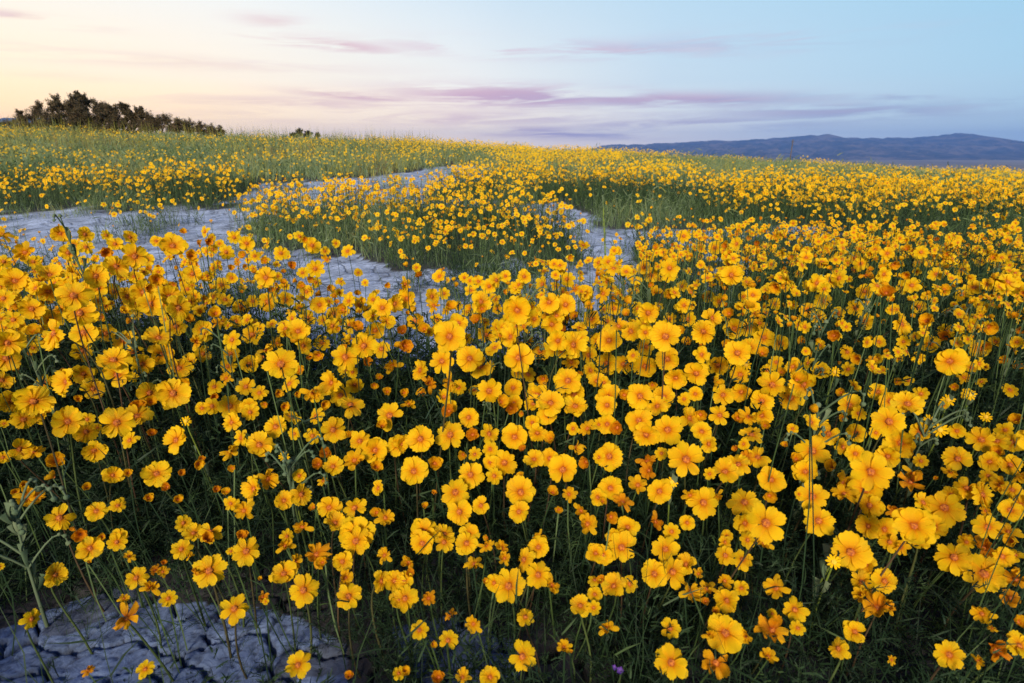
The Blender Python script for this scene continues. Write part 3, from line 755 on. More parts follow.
# drop doubles read in two tiles
keep = []
for b in blooms:
    if all(math.hypot(b[0] - k[0], b[1] - k[1]) > 0.42 * min(b[2], k[2]) + 1.2 for k in keep) and -8 < b[0] < 1034:
        keep.append(b)
blooms = keep
for i_, b in enumerate(blooms):                    # many of the small uncoded ones are half shut or fading
    if b[3] == '' and b[2] < 9.6 and random.Random(i_).random() < .38:
        blooms[i_] = (*b[:3], random.Random(i_ + 7).choice(('c', 'w', 'co', 'c')))


def place_bloom(u, v, r, code, rr):
    if 'c' in code or 'w' in code:
        Rn = rr.uniform(.013, .018)
        if r > 10:
            Rn = .021
    else:
        Rn = rr.uniform(.0215, .0255)
    b = (341.5 - v) / F
    slope = b * CP - SP
    zd = F * Rn / r
    hmin, hmax = 0.14, 0.46
    if v < 600:
        hmin = 0.14 + 0.10 * min(1, (600 - v) / 200)
    if slope < -0.01:
        zd = min(max(zd, (CAM_H - hmax) / -slope), (CAM_H - hmin) / -slope)
    return point(u, v, zd), 1.13 * r * zd / F, zd


def facing(P, code, rr):
    c = (Vector((0, 0, CAM_H)) - P).normalized()
    j = lambda a: Vector((rr.uniform(-a, a), rr.uniform(-a, a), rr.uniform(-a, a)))
    n = c + Vector((0, 0, .10)) + j(.16)
    if not any(k in code for k in 'flruds'):
        n = c * .9 + Vector((0, 0, .15)) + j(.42)
    if 'f' not in code and rr.random() < .3: n = n + j(.35)
    if 'l' in code: n = c * .8 + Vector((-.75, 0, .1)) + j(.1)
    if 'r' in code: n = c * .8 + Vector((.75, 0, .1)) + j(.1)
    if 'u' in code: n = c * .7 + Vector((0, 0, .75)) + j(.12)
    if 'd' in code: n = c * .9 + Vector((0, 0, -.40)) + j(.12)
    if 's' in code: n = c * .35 + Vector((rr.choice((-1, 1)) * .8, 0, .4))
    return n.normalized()


def fit(b):
    return b[2] * (0.8 if ('w' in b[3] or 'c' in b[3]) else 1)


order = sorted(range(len(blooms)), key=lambda i: -fit(blooms[i]))
own = set(order[:298])

NUM = 'zero one two three four five six seven eight nine ten eleven twelve thirteen fourteen fifteen sixteen seventeen eighteen nineteen'.split()
TEN = {20: 'twenty', 30: 'thirty', 40: 'forty', 50: 'fifty', 60: 'sixty', 70: 'seventy', 80: 'eighty', 90: 'ninety'}


def num(n):
    n = int(max(0, min(99, n)))
    return NUM[n] if n < 20 else TEN[n // 10 * 10] + ('' if n % 10 == 0 else '-' + NUM[n % 10])


# blooms that stand alone and have a label of their own: pixel -> label
SPECIAL = {
    (32, 619): 'small five-petalled gold bloom alone over the dark edge of the cracked clay',
    (126, 618): 'nodding lemon bloom on a bent bare stem hanging over the clay cracks',
    (55, 575): 'lemon bloom seen from the side, nodding beside the woolly weed at lower left',
    (145, 669): 'tiny open bloom lying low on the blue clay near the bottom edge',
    (298, 665): 'lone narrow-petalled bloom over the clay at the bottom edge, beside the dark foliage',
    (234, 608): 'round frilled bloom standing by itself above the far edge of the lower clay patch',
    (278, 366): 'largest flat bloom of the upper left, petals spread wide, no other bloom over it',
    (522, 656): 'eight-petalled bloom standing alone at the bottom edge, halfway across the photo',
    (671, 663): 'broad bloom with overlapping petals alone at the bottom edge, below two others',
    (725, 633): 'wide disc-like bloom with a rusty one peeping out on either side',
    (949, 655): 'lone lopsided bloom low in the dark gap at lower right',
    (157, 473): 'pale flat lemon bloom facing the sky, alone above the dark hollow at left',
    (259, 445): 'three-lobed flat bloom facing the sky over the dark gap, left of the centre',
    (766, 523): 'very large ragged bloom on top of a second one, right of the centre',
    (686, 459): 'large star of eight blunt petals in the middle of the right half',
    (510, 586): 'wide star-shaped bloom of eight separate petals, low in the middle',
    (984, 574): 'biggest bloom at lower right, petals drooping, right of a flat star-shaped one',
    (51, 518): 'symmetrical eight-petalled bloom over the dark hollow at far left',
}
used_labels = set()


def bloom_label(u, v, r, code):
    for (a, b), s in SPECIAL.items():
        if math.hypot(a - u, b - v) < 5 and s not in used_labels:
            used_labels.add(s)
            return s
    if 'w' in code:
        d = ('withered rust-orange bloom' if 'o' in code else 'curled fading bloom')
    elif 'c' in code:
        d = 'small cupped ' + ('rust-orange' if 'o' in code else 'orange') + ' bloom'
    else:
        d = ('large ' if r > 13.2 else 'small ' if r < 10.2 else '') + ('star-petalled' if 'n' in code else 'round-petalled') + ' gold bloom'
    fc = ''
    for k, s in (('l', 'turned left'), ('r', 'turned right'), ('u', 'facing up'), ('d', 'nodding'), ('s', 'seen edge-on')):
        if k in code:
            fc = s
            break
    for q in range(12):
        uu, vv = u / 10.24, v / 6.83
        dx, dy = [(0, 0), (.5, 0), (-.5, 0), (0, .5), (0, -.5), (.5, .5), (-.5, -.5), (.5, -.5), (-.5, .5), (1, 0), (-1, 0), (0, 1)][q]
        s = f"{d}{' ' + fc if fc else ''}, {num(uu + dx)} percent across and {num(vv + dy)} percent down the photo"
        if s not in used_labels:
            break
    used_labels.add(s)
    return s


def petals_of(code, R, rr, head, root, emit):
    if 'w' in code: st, n, tilt, tj = 'wilted', rr.choice((6, 7, 8)), .35, .55
    elif 'c' in code: st, n, tilt, tj = 'cupped', 7, rr.uniform(.45, .8), .15
    elif 'n' in code: st, n, tilt, tj = 'narrow', rr.choice((7, 8, 8)), rr.uniform(-.1, .15), .20
    else: st, n, tilt, tj = 'wide', rr.choice((7, 8, 8)), rr.uniform(-.10, .42), .20
    if st in ('wide', 'narrow'):
        pool = [me for me, mm in PET[st]]
    else:
        want = M_PETAL_W if 'o' in code else (M_PETAL_O if ('w' in code or rr.random() < .6) else M_PETAL)
        pool = [me for me, mm in PET[st] if mm is want]
    a0 = rr.uniform(0, 2 * PI)
    miss = rr.randrange(n) if rr.random() < .12 and st != 'cupped' else -1
    for k in range(n):
        if k == miss:
            continue
        a = a0 + 2 * PI * k / n + rr.uniform(-.14, .14)
        s_ = R * rr.uniform(.86, 1.06)
        M = (head @ Matrix.Rotation(a, 4, 'Z') @ Matrix.Translation((0, 0, .014 * R * (k % 2) * 2)) @ Matrix.Rotation(tilt + rr.uniform(-tj, tj), 4, 'X')
             @ Matrix.Rotation(rr.uniform(-.26, .26), 4, 'Y') @ Matrix.Diagonal((s_ * rr.uniform(.92, 1.1), s_, s_, 1)))
        emit(rr.choice(pool), M)


G_ALL = 'tickseed flowers of the near meadow'
traced = []
mass_heads = []            # (P, N, R, code)
for i, (u, v, r, code) in enumerate(blooms):
    rr = random.Random(1000 + i)
    P, R, zd = place_bloom(u, v, r, code, rr)
    n = facing(P, code, rr)
    traced.append((u, v, r, zd))
    if i not in own:
        mass_heads.append((P, n, R, code))
        continue
    h = P.z
    rx, ry = P.x + rr.uniform(-.05, .05) * (h / .35), P.y + rr.uniform(.0, .10) * (h / .35)
    root_p = Vector((rx, ry, float(ground_z(rx, ry)) - .006))
    e = empty('tickseed_flower', root_p, bloom_label(u, v, r, code), 'flower', G_ALL)
    head = Matrix.Translation(P - root_p) @ n.to_track_quat('Z', 'Y').to_matrix().to_4x4() @ Matrix.Rotation(rr.uniform(0, 6.28), 4, 'Z')
    petals_of(code, R, rr, head, e, lambda me, M: link('petal', me, e, M))
    small = .75 if 'c' in code else 1
    link('flower_disc', DISC, e, head @ Matrix.Diagonal((R * .95 * small,) * 3 + (1,)))
    link('calyx', CALYX, e, head @ Matrix.Diagonal((R,) * 3 + (1,)))
    top = (P - root_p) - n * R * .24
    pts = bez(Vector((0, 0, 0)), Vector((rr.uniform(-.02, .02), rr.uniform(-.01, .02), h * .45)), top - n * h * .22 + Vector((0, 0, -h * .06)), top, 8)
    sr = rr.uniform(.0010, .0015)
    V, Q = tube(pts, [sr * (1.3 - .4 * k / 7) for k in range(8)], 5)
    link('stem', mesh_np('stem', V, Q, [M_STEM]), e)
    hs = max(h, .16) * rr.uniform(.75, .95)
    link('foliage', rr.choice(LEAFSETS), e, Matrix.Rotation(rr.uniform(0, 6.28), 4, 'Z') @ Matrix.Diagonal((hs, hs, hs, 1)))
# ------------------------------------------------------------------ the rest of the flowers: one mass
def head_template(style, na, nl, npet, seed):
    r = random.Random(seed)
    V, Q, uv, mi, off = [], [], [], [], 0
    for k in range(npet):
        hw, cu, cp = r.choice(PROTO[style])
        pv, pq, pu = petal_geo(hw * (1.15 if npet < 7 else 1), cu, cp, .06 if na > 4 else 0, seed * 9 + k, na, nl, wav=.13 if style == 'wilted' else .05)
        a = 2 * PI * k / npet + r.uniform(-.1, .1)
        tilt = {'wide': .1, 'narrow': .04, 'wilted': .35, 'cupped': .65}[style] + r.uniform(-.12, .12) * (3 if style == 'wilted' else 1)
        M = np.array((Matrix.Rotation(a, 3, 'Z') @ Matrix.Rotation(tilt, 3, 'X')))
        pv = (pv * r.uniform(.9, 1.05)) @ M.T
        pv[:, 2] += .02 * (k % 2)
        V.append(pv); Q.append(pq + off); uv.append(pu); mi.append(np.zeros(len(pq), int))
        off += len(pv)
    if na >= 5:
        dv, dq = disc_geo(3, 8, .03, seed)
    elif na >= 3:
        dv, dq = disc_geo(2, 6, .02, seed)
    else:
        dv = np.array([(-.2, -.2, .08), (.2, -.2, .08), (.2, .2, .08), (-.2, .2, .08)]); dq = np.array([(0, 1, 2, 3)])
    V.append(dv); Q.append(dq + off); uv.append(np.zeros((len(dv), 2))); mi.append(np.ones(len(dq), int))
    return np.concatenate(V), np.concatenate(Q), np.concatenate(uv), np.concatenate(mi)


LOD0 = {st: [head_template(st, 5, 4, 8 if st != 'cupped' else 7, 20 + i) for i in range(4)] for st in PROTO}
LOD1 = [head_template(st, 3, 3, 7, 40 + i) for i, st in enumerate(['wide', 'narrow', 'wide', 'cupped', 'wilted'])]
LOD2 = [head_template('wide', 2, 2, 5, 50 + i) for i in range(3)]
parts = []
stems = []                 # (root, head) for ribbons
for i, (P, n, R, code) in enumerate(mass_heads):
    st = 'wilted' if 'w' in code else 'cupped' if 'c' in code else 'narrow' if 'n' in code else ('wide', 'narrow')[i % 2]
    rv = .85 if 'o' in code else .55 if st in ('wilted', 'cupped') else random.uniform(.1, .45)
    T = LOD0[st][i % 4]
    fr = frames(np.array([n]), np.array([random.uniform(0, 6)]))
    parts.append(scatter(T, np.array([P]), fr, [R], np.array([rv])))
    rx, ry = P.x + random.uniform(-.03, .03), P.y + random.uniform(0, .07)
    stems.append(((rx, ry, float(ground_z(rx, ry))), (P.x - n.x * .01, P.y - n.y * .01, P.z - n.z * .01), .0020))
TR = np.array(traced)


def sample_field(y0, y1, density, margin=1.15):
    """random roots in the widening wedge of the field"""
    xm = lambda y: (0.95 * margin) * y + 1.0
    area = (xm(y0) + xm(y1)) * (y1 - y0)
    n = int(area * density)
    y = rng.uniform(y0, y1, n * 2)
    keep = rng.random(n * 2) < xm(y) / xm(y1)
    y = y[keep][:n]
    x = rng.uniform(-1, 1, len(y)) * xm(y)
    return x, y


def bloom_prob(x, y):
    """how flowery the growth is: golden to the right and ahead, greener on the mound to the left and in far streaks"""
    p = 0.35 + 1.1 * fbm(x * .7, y * .7, 77, 3)
    p = p * np.where(y > 3, 1 - .35 * sstep(.5, 4.5, -x - .10 * y + .4), 1)
    streak = fbm(x * .16 + 9, y * .55, 87, 3)
    p = p * np.where(y > 7.5, (.10 + 1.15 * sstep(.44, .64, streak)) * np.where(x < 0, .55, .72), 1)
    gap = fbm(x * .8 + 4, y * .9, 97, 3)
    p = p * np.where((y > 2.2) & (x > .5), .10 + 1.05 * sstep(.46, .57, gap), 1)
    return p


def fill_heads(y0, y1, density, hlo, hhi, Rlo, Rhi, each=6, spread=.075):
    x, y = sample_field(y0, y1, density / each)
    x = np.repeat(x, each)                        # several blooms to a plant
    y = np.repeat(y, each)
    sp = np.repeat(rng.uniform(.5, 1.5, len(x) // each), each) * spread
    ph = np.repeat(rng.random(len(x) // each), each)
    x = x + rng.normal(0, 1, len(x)) * sp
    y = np.maximum(y + rng.normal(0, 1, len(y)) * sp, .3)
    x0, y0_ = x, y
    k = (rng.random(len(x)) * .5 + ph * .5 * 1.2) < veg(x, y) * bloom_prob(x, y)
    x, y, ph = x[k], y[k], ph[k]
    gz = ground_z(x, y)
    patch = fbm(x * 1.1, y * 1.1, 91, 3)
    h = (hlo + (hhi - hlo) * (.55 * rng.random(len(x)) ** .7 + .55 * ((ph * 7.3) % 1))) * (.72 + .5 * patch)
    # lower where the clay begins
    e = (veg(x, y - .12) + veg(x - .12, y) + veg(x + .12, y)) / 3
    h *= .62 + .38 * np.clip(e, 0, 1)
    P = np.stack([x + rng.normal(0, .03, len(x)), y + rng.normal(0, .03, len(x)), gz + h], 1)
    return np.stack([x, y, gz - .004], 1), P, rng.uniform(Rlo, Rhi, len(x))


def facings(n, face=.75, j=.5):
    N_ = np.stack([rng.normal(0, j, n), rng.normal(-face, j * .7, n), rng.normal(.55, j * .7, n)], 1)
    return N_ / np.linalg.norm(N_, axis=1, keepdims=True)


# near: between and behind the traced ones
root, P, R = fill_heads(.35, 3.4, 1050, .22, .43, .013, .024)
u, v, zd = project(P)
px = F * R / np.maximum(zd, .05)
inside = (u > -6) & (u < 1030) & (v < 730) & (zd > 0)
prob = np.full(len(u), .72)
prob[inside & (v > 225) & (v <= 300)] = .75
prob[inside & (v > 300)] = .75
prob[inside & (v > 340)] = .45
prob[inside & (v > 400)] = .17
prob[inside & (v > 470)] = .035
prob[inside & (v > 350) & (u < 230)] *= .4
small_right = inside & (v > 290) & (v < 420) & (u > 770)
prob[small_right] = 1.0 - .8 * sstep(360, 425, v[small_right])
prob[~inside] = .5
R[small_right] *= .62
R *= 1 - .34 * sstep(1.2, 2.0, root[:, 1])
prob[inside & (u > 230) & (u < 680) & (v > 265) & (v < 340)] *= 1.5
prob[inside & (u > 230) & (v > 250) & (v < 470)] *= 1.5
keep = (rng.random(len(u)) < prob) & (zd > .60)
near_i = np.nonzero(keep & inside)[0]
for i in near_i:                                  # none stands before a bloom seen whole in the photograph
    d = np.hypot(TR[:, 0] - u[i], TR[:, 1] - v[i])
    if np.any((d < TR[:, 2] * .8 + px[i] * .6) & (TR[:, 3] > zd[i] - .03)):
        keep[i] = False
root, P, R = root[keep], P[keep], R[keep]
low = (project(P)[1] > 340)
N_ = facings(len(P))
sel = rng.integers(0, 12, len(P))
for q in range(12):
    st = ('wide', 'narrow', 'wide', 'narrow', 'wide', 'narrow', 'cupped', 'cupped', 'wilted', 'wide', 'wilted', 'cupped')[q]
    k = sel == q
    if k.any():
        T = LOD0[st][q % 4]
        rv = rng.uniform(0, .45, k.sum()) if st in ('wide', 'narrow') else rng.uniform(.35, .8, k.sum())
        parts.append(scatter(T, P[k], frames(N_[k], rng.uniform(0, 6, k.sum())), R[k] * (1 if st in ('wide', 'narrow') else .75), rv))
for a, b in zip(root, P):
    stems.append((a, b, .0018))
# middle distance
root, P, R = fill_heads(3.4, 8.0, 330, .07, .40, .013, .0225)
N_ = facings(len(P))
sel = rng.integers(0, len(LOD1), len(P))
for q in range(len(LOD1)):
    k = sel == q
    parts.append(scatter(LOD1[q], P[k], frames(N_[k], rng.uniform(0, 6, k.sum())), R[k] * (1 if q < 3 else .7), rng.uniform(-.5, .5, k.sum()) + (.2 if q >= 3 else 0)))
for a, b in zip(root, P):
    stems.append((a, b, .0026))
# far
root, P, R = fill_heads(8.0, 27.0, 270, .14, .38, .012, .020)
N_ = facings(len(P))
sel = rng.integers(0, 3, len(P))
for q in range(3):
    k = sel == q
    parts.append(scatter(LOD2[q], P[k], frames(N_[k], rng.uniform(0, 6, k.sum())), R[k], rng.uniform(-.9, .35, k.sum())))
V, Q, U, Rn, Mi = merge(parts)
# stems of the mass
sa = np.array([s[0] for s in stems]); sb = np.array([s[1] for s in stems]); sw = np.array([s[2] for s in stems])
L = np.linalg.norm(sb - sa, axis=1)
bd = rng.normal(0, .05, (len(sa), 3)); bd[:, 2] = 0
# a straight run plus a small bow that returns at the head
side = np.stack([np.ones(len(sa)), np.zeros(len(sa)), np.zeros(len(sa))], 1)
rows = []
for t in (0, .33, .66, 1):
    c_ = sa + (sb - sa) * t + bd * (L * 4 * t * (1 - t) * .5)[:, None]
    rows += [c_ - side * sw[:, None] * .5, c_ + side * sw[:, None] * .5]
SV = np.stack(rows, 1).reshape(-1, 3)
q = np.array([[2 * j, 2 * j + 1, 2 * j + 3, 2 * j + 2] for j in range(3)])
SQ = (q[None] + (np.arange(len(sa)) * 8)[:, None, None]).reshape(-1, 4) + len(V)
V = np.concatenate([V, SV]); Q = np.concatenate([Q, SQ]); U = np.concatenate([U, np.zeros((len(SV), 2))])
Rn = np.concatenate([Rn, np.repeat(rng.uniform(.1, .6, len(sa)), 8)]); Mi = np.concatenate([Mi, np.full(len(SQ), 2)])
fl = link('wildflower_carpet', mesh_np('wildflower_carpet', V, Q, [M_PETAL_M, M_DISC_M, M_GREEN], U, Rn, Mi))
prop(fl, 'countless small yellow tickseed blooms covering the meadow up to the skyline', None, None, 'stuff')
print('mass faces', len(Q), 'own', len(own), 'traced', len(blooms))

# ------------------------------------------------------------------ leaves and stems: one mass
parts = []
# feathery tufts near the camera
xa, ya = sample_field(.36, 1.5, 1500, 1.2)
xb, yb = sample_field(1.5, 3.3, 420, 1.2)
xc, yc = rng.uniform(-2.0, 1.4, 6500), rng.uniform(-1.7, -.20, 6500)      # unseen meadow behind the camera, added and packed dense to shade the near clay
x, y = np.concatenate([xa, xb, xc]), np.concatenate([ya, yb, yc])
k = rng.random(len(x)) < veg(x, y)
x, y = x[k], y[k]
_, vv, _ = project(np.stack([x, y, ground_z(x, y)], 1))
hgt = rng.uniform(.14, .34, len(x)) * (1 - .45 * sstep(420, 640, vv) * (y > 0)) * np.where(y < 0, 1.15, 1)
e = (veg(x, y - .1) + veg(x - .1, y) + veg(x + .1, y)) / 3
hgt *= .45 + .55 * np.clip(e, 0, 1)
TT = [leafset(200 + i, n=16, h=.9, L=.33, lobes=4, w=.021) for i in range(5)]
sel = rng.integers(0, 5, len(x))
for q in range(5):
    k = sel == q
    pos_ = np.stack([x[k], y[k], ground_z(x[k], y[k])], 1)
    parts.append(scatter(TT[q], pos_, frames(np.tile([[0.001, 0, 1.0]], (k.sum(), 1)), rng.uniform(0, 6, k.sum())), hgt[k], rng.uniform(0, .40, k.sum())))


def blades(y0, y1, dens, hlo, hhi, w, rlo, rhi, seed, segs=2, margin=1.2, thin=None):
    x, y = sample_field(y0, y1, dens, margin)
    k = rng.random(len(x)) < veg(x, y) * (thin(x, y) if thin else 1)
    x, y = x[k], y[k]
    n = len(x)
    patch = fbm(x * 1.1, y * 1.1, 91, 3)
    e = (veg(x, y - .12) + veg(x - .12, y) + veg(x + .12, y)) / 3
    h = rng.uniform(hlo, hhi, n) * (.62 + .7 * patch) * (.6 + .4 * np.clip(e, 0, 1)) * (.7 + .6 * vnoise(x * 6, y * 6, 7))
    d = np.stack([rng.normal(0, .28, n), rng.normal(0, .28, n), np.ones(n)], 1)
    be = np.stack([rng.normal(0, .16, n), rng.normal(0, .16, n), rng.uniform(-.25, 0, n)], 1)
    tone = fbm(x * .9, y * .9, seed, 3)
    rv = np.clip(rlo + (rhi - rlo) * (.25 + 1.1 * (tone - .5) + rng.random(n) * .6), 0, .999)
    side = np.stack([np.ones(n), rng.normal(0, .5, n), rng.normal(0, .15, n)], 1)
    side /= np.linalg.norm(side, axis=1, keepdims=True)
    parts.append(ribbons(np.stack([x, y, ground_z(x, y) - .005], 1), d, h, np.full(n, w) * rng.uniform(.6, 1.3, n), be, rv, segs, side))
    # leaves off the stems
    m_ = rng.random(n) < .8
    t = rng.uniform(.2, .9, m_.sum())
    b0 = np.stack([x, y, ground_z(x, y)], 1)[m_] + d[m_] * (h[m_] * t)[:, None] * .97
    a = rng.uniform(0, 2 * PI, m_.sum())
    dd = np.stack([np.cos(a), np.sin(a), rng.uniform(.3, 1.4, m_.sum())], 1)
    parts.append(ribbons(b0, dd, h[m_] * rng.uniform(.15, .3, m_.sum()), np.full(m_.sum(), w * 1.5), be[m_], np.clip(rv[m_] + rng.normal(0, .05, m_.sum()), 0, .999), 2))


blades(.48, 1.5, 2200, .07, .24, .0026, .0, .34, 3)
blades(1.5, 3.4, 1900, .14, .40, .0034, .02, .75, 4)
blades(3.4, 8.0, 1000, .08, .32, .0056, .04, .82, 5)
greenish = lambda x, y: .55 + .45 * sstep(0, 5, -x)
blades(8.0, 28.0, 420, .14, .38, .014, .46, 1.0, 6, thin=greenish)
# brown tops and seed heads on the mound at the left, against the sky
x, y = sample_field(9, 22, 26)
k = (x < -2.2)
x, y = x[k], y[k]
n = len(x)
parts.append(ribbons(np.stack([x, y, ground_z(x, y)], 1), np.stack([rng.normal(0, .12, n), rng.normal(0, .12, n), np.ones(n)], 1), rng.uniform(.35, .62, n), np.full(n, .010), rng.normal(0, .08, (n, 3)), rng.uniform(.86, .999, n), 3))
V, Q, U, Rn, Mi = merge(parts)
gr = link('meadow_foliage', mesh_np('meadow_foliage', V, Q, [M_GREEN], U, Rn, None))
prop(gr, 'dark feathery leaves and thin green stems crowding under the yellow flowers', None, None, 'stuff')
print('foliage faces', len(Q))

# ------------------------------------------------------------------ dark bushes on the skyline
M_BUSH = leafy_mat('bush_leaf', [(0, (0.020, 0.022, 0.012)), (.5, (0.045, 0.042, 0.022)), (.85, (0.10, 0.07, 0.035)), (1, (0.16, 0.10, 0.05))], trans=.15)
M_TWIG = leafy_mat('twig', [(0, (0.05, 0.035, 0.025)), (1, (0.10, 0.065, 0.045))], mass=False, trans=0)


def bush(name, u, vb, dist, clumps, label, cat='bush', tone=(0, 1), leaf=.045, seed=1, dens=1.0, group=None, dry=False):
    """clumps: (u, v, radius in px) of leafy masses; stands at distance dist"""
    r = np.random.default_rng(seed)
    rp = random.Random(seed)
    b = point(u, vb, dist)
    bx, by = b.x, b.y
    root = Vector((bx, by, float(ground_z(bx, by))))
    e = empty(name, root, label, cat, group)
    tw_V, tw_Q = [], []
    B, D, L_, Wd, Bd = [], [], [], [], []
    more = []
    for (cu, cv, cr) in clumps:                   # the skirt of leaves down to the ground
        more.append((cu, cv + 1.5, cr * 1.0))
        q_ = cv + cr * .9
        while q_ < vb + 2:
            more.append((cu + rp.uniform(-3, 3), q_, cr * rp.uniform(.8, 1.05)))
            q_ += cr * 1.1
    for (cu, cv, cr) in more:
        c = point(cu, cv, dist) - root
        rad = cr / F * dist
        c.y += rp.uniform(-.5, .5) * rad * 1.5
        start = Vector((c.x * .55, c.y * .5, 0))
        limb = bez(start, start + Vector((0, 0, c.z * .3)), c * .75, c, 6)
        V, Q = tube(limb, [.030 - .004 * k for k in range(6)], 5)
        tw_Q += [tuple(a + len(tw_V) for a in q_) for q_ in Q]
        tw_V += V
        for s_ in range(int(16 * dens)):
            dv = Vector(r.normal(0, 1, 3)).normalized()
            dv.z = dv.z * .9 + .1
            tip = c + Vector((dv.x * rad * 1.05, dv.y * rad * .9, dv.z * rad)) * r.uniform(.55, 1.12)
            V, Q = tube(bez(c, c + (tip - c) * .4 + Vector((0, 0, -.02)), tip - Vector((0, 0, rad * .2)), tip, 4), [.010, .007, .005, .002], 3)
            tw_Q += [tuple(a + len(tw_V) for a in q_) for q_ in Q]
            tw_V += V
            nl = int((26 if dry else 84))
            t = r.uniform(.25, 1.05, nl)[:, None]
            pp = np.array(c)[None] * (1 - t) + np.array(tip)[None] * t + r.normal(0, rad * .10, (nl, 3))
            B.append(pp); D.append(r.normal(0, 1, (nl, 3)) + np.array([0, 0, .6])); L_.append(r.uniform(.5, 1.3, nl) * leaf); Wd.append(r.uniform(.35, .6, nl) * leaf * (.4 if dry else 1)); Bd.append(r.normal(0, .2, (nl, 3)))
    B = np.concatenate(B)
    V, Q, U_, Rv, Mi_ = ribbons(B, np.concatenate(D), np.concatenate(L_), np.concatenate(Wd), np.concatenate(Bd), r.uniform(*tone, len(B)), 2)
    link('foliage', mesh_np('foliage', V, Q, [M_BUSH], U_, Rv), e)
    link('branch', mesh_np('branch', tw_V, tw_Q, [M_TWIG]), e)
    return e


bush('saltbush', 95, 128, 15.5, [(68, 108, 12), (58, 101, 8), (75, 99, 8), (86, 112, 13), (82, 97, 6), (98, 104, 9), (104, 116, 11), (112, 107, 7), (124, 105, 5), (116, 118, 8),
                                (60, 118, 10), (77, 119, 11), (93, 121, 9), (78, 94, 4), (134, 114, 6), (142, 111, 6), (150, 118, 6)],
     'tall dark leafy bush rising against the sunset sky at far left', tone=(.3, 1), seed=3)
bush('saltbush', 30, 128, 16.5, [(36, 110, 8), (30, 116, 9), (46, 116, 9), (18, 120, 8), (10, 122, 7), (2, 123, 8), (-6, 124, 8), (40, 104, 5), (22, 112, 4), (50, 122, 8)],
     'thin brownish bush left of the tall dark one, sky glowing through it', tone=(.45, 1), leaf=.032, seed=4, dens=.75)
for i, (us, d) in enumerate([([(148, 118, 9), (158, 119, 9), (168, 120, 8)], 15.5), ([(178, 122, 8), (189, 124, 8)], 15.2), ([(200, 126, 7), (210, 128, 6), (220, 130, 5)], 15.0)]):
    bush('scrub_bush', us[0][0], us[0][1] + 10, d, us,
         ['low russet scrub joined to the right foot of the tall dark bush', 'low dull brown scrub halfway down the left skyline slope', 'lowest bit of brown scrub where the left skyline slope ends'][i],
         tone=(.4, 1), leaf=.035, seed=10 + i, dens=1.2, group='brown scrub on the skyline')
bush('saltbush', 302, 137, 17.5, [(300, 131.5, 4.5), (293, 133.5, 3), (309, 133, 4), (318, 134, 2.5)], 'tiny dark bush alone on the skyline, right of the scrub', tone=(0, .4), leaf=.035, seed=31)
0 and bush('saltbush', 960, 163, 22, [(958, 162, 3), (966, 163, 2.5)], 'tiny dark tuft on the meadow edge below the mountains', tone=(0, .5), leaf=.035, seed=33)

# ------------------------------------------------------------------ post on the plain
px_, py_ = (point(791.5, 150, 110).x, point(791.5, 150, 110).y)
gz_ = float(ground_z(px_, py_))
M_WOOD, Nw = mat('weathered_wood')
nw = Nw.n('ShaderNodeTexNoise', i_Scale=8.0, i_Detail=4.0)
cw = Nw.ramp(nw.outputs[0], [(.3, (.05, .04, .035)), (.7, (.12, .10, .085))])
pw = Nw.n('ShaderNodeBsdfPrincipled', i_Base_Color=cw, i_Roughness=.9)
finish(Nw, pw.outputs[0])
top_z = point(791.5, 139.5, 110).z
e = empty('utility_pole', Vector((px_, py_, gz_)), 'slim dark pole standing up before the blue mountains', 'pole')
V, Q = tube([Vector((0, 0, -.3)), Vector((0, 0, (top_z - gz_) * .5)), Vector((0, 0, top_z - gz_))], [.13, .12, .09], 8)
link('shaft', mesh_np('shaft', V, Q, [M_WOOD]), e)
V, Q = tube([Vector((-.32, 0, top_z - gz_ - .4)), Vector((.32, 0, top_z - gz_ - .4))], [.05, .05], 6)
link('crossarm', mesh_np('crossarm', V, Q, [M_WOOD]), e)

# ------------------------------------------------------------------ woolly weeds with curled bud tips
def bud_mesh(mm, seed):
    V, Q = disc_geo(5, 9, .07, seed, 1.0, 1.3)
    V[:, 2] -= .3
    return mesh_np('bud', V, Q, [mm])


BUDS = [bud_mesh(M_WOOL, 5), bud_mesh(M_WOOL, 6)]
LV, LQ, LU = petal_geo(.13, .35, .25, 0, 77, 5, 7, 0.0, .05)
WLEAF = mesh_np('leaf', LV, LQ, [M_WOOL], LU)


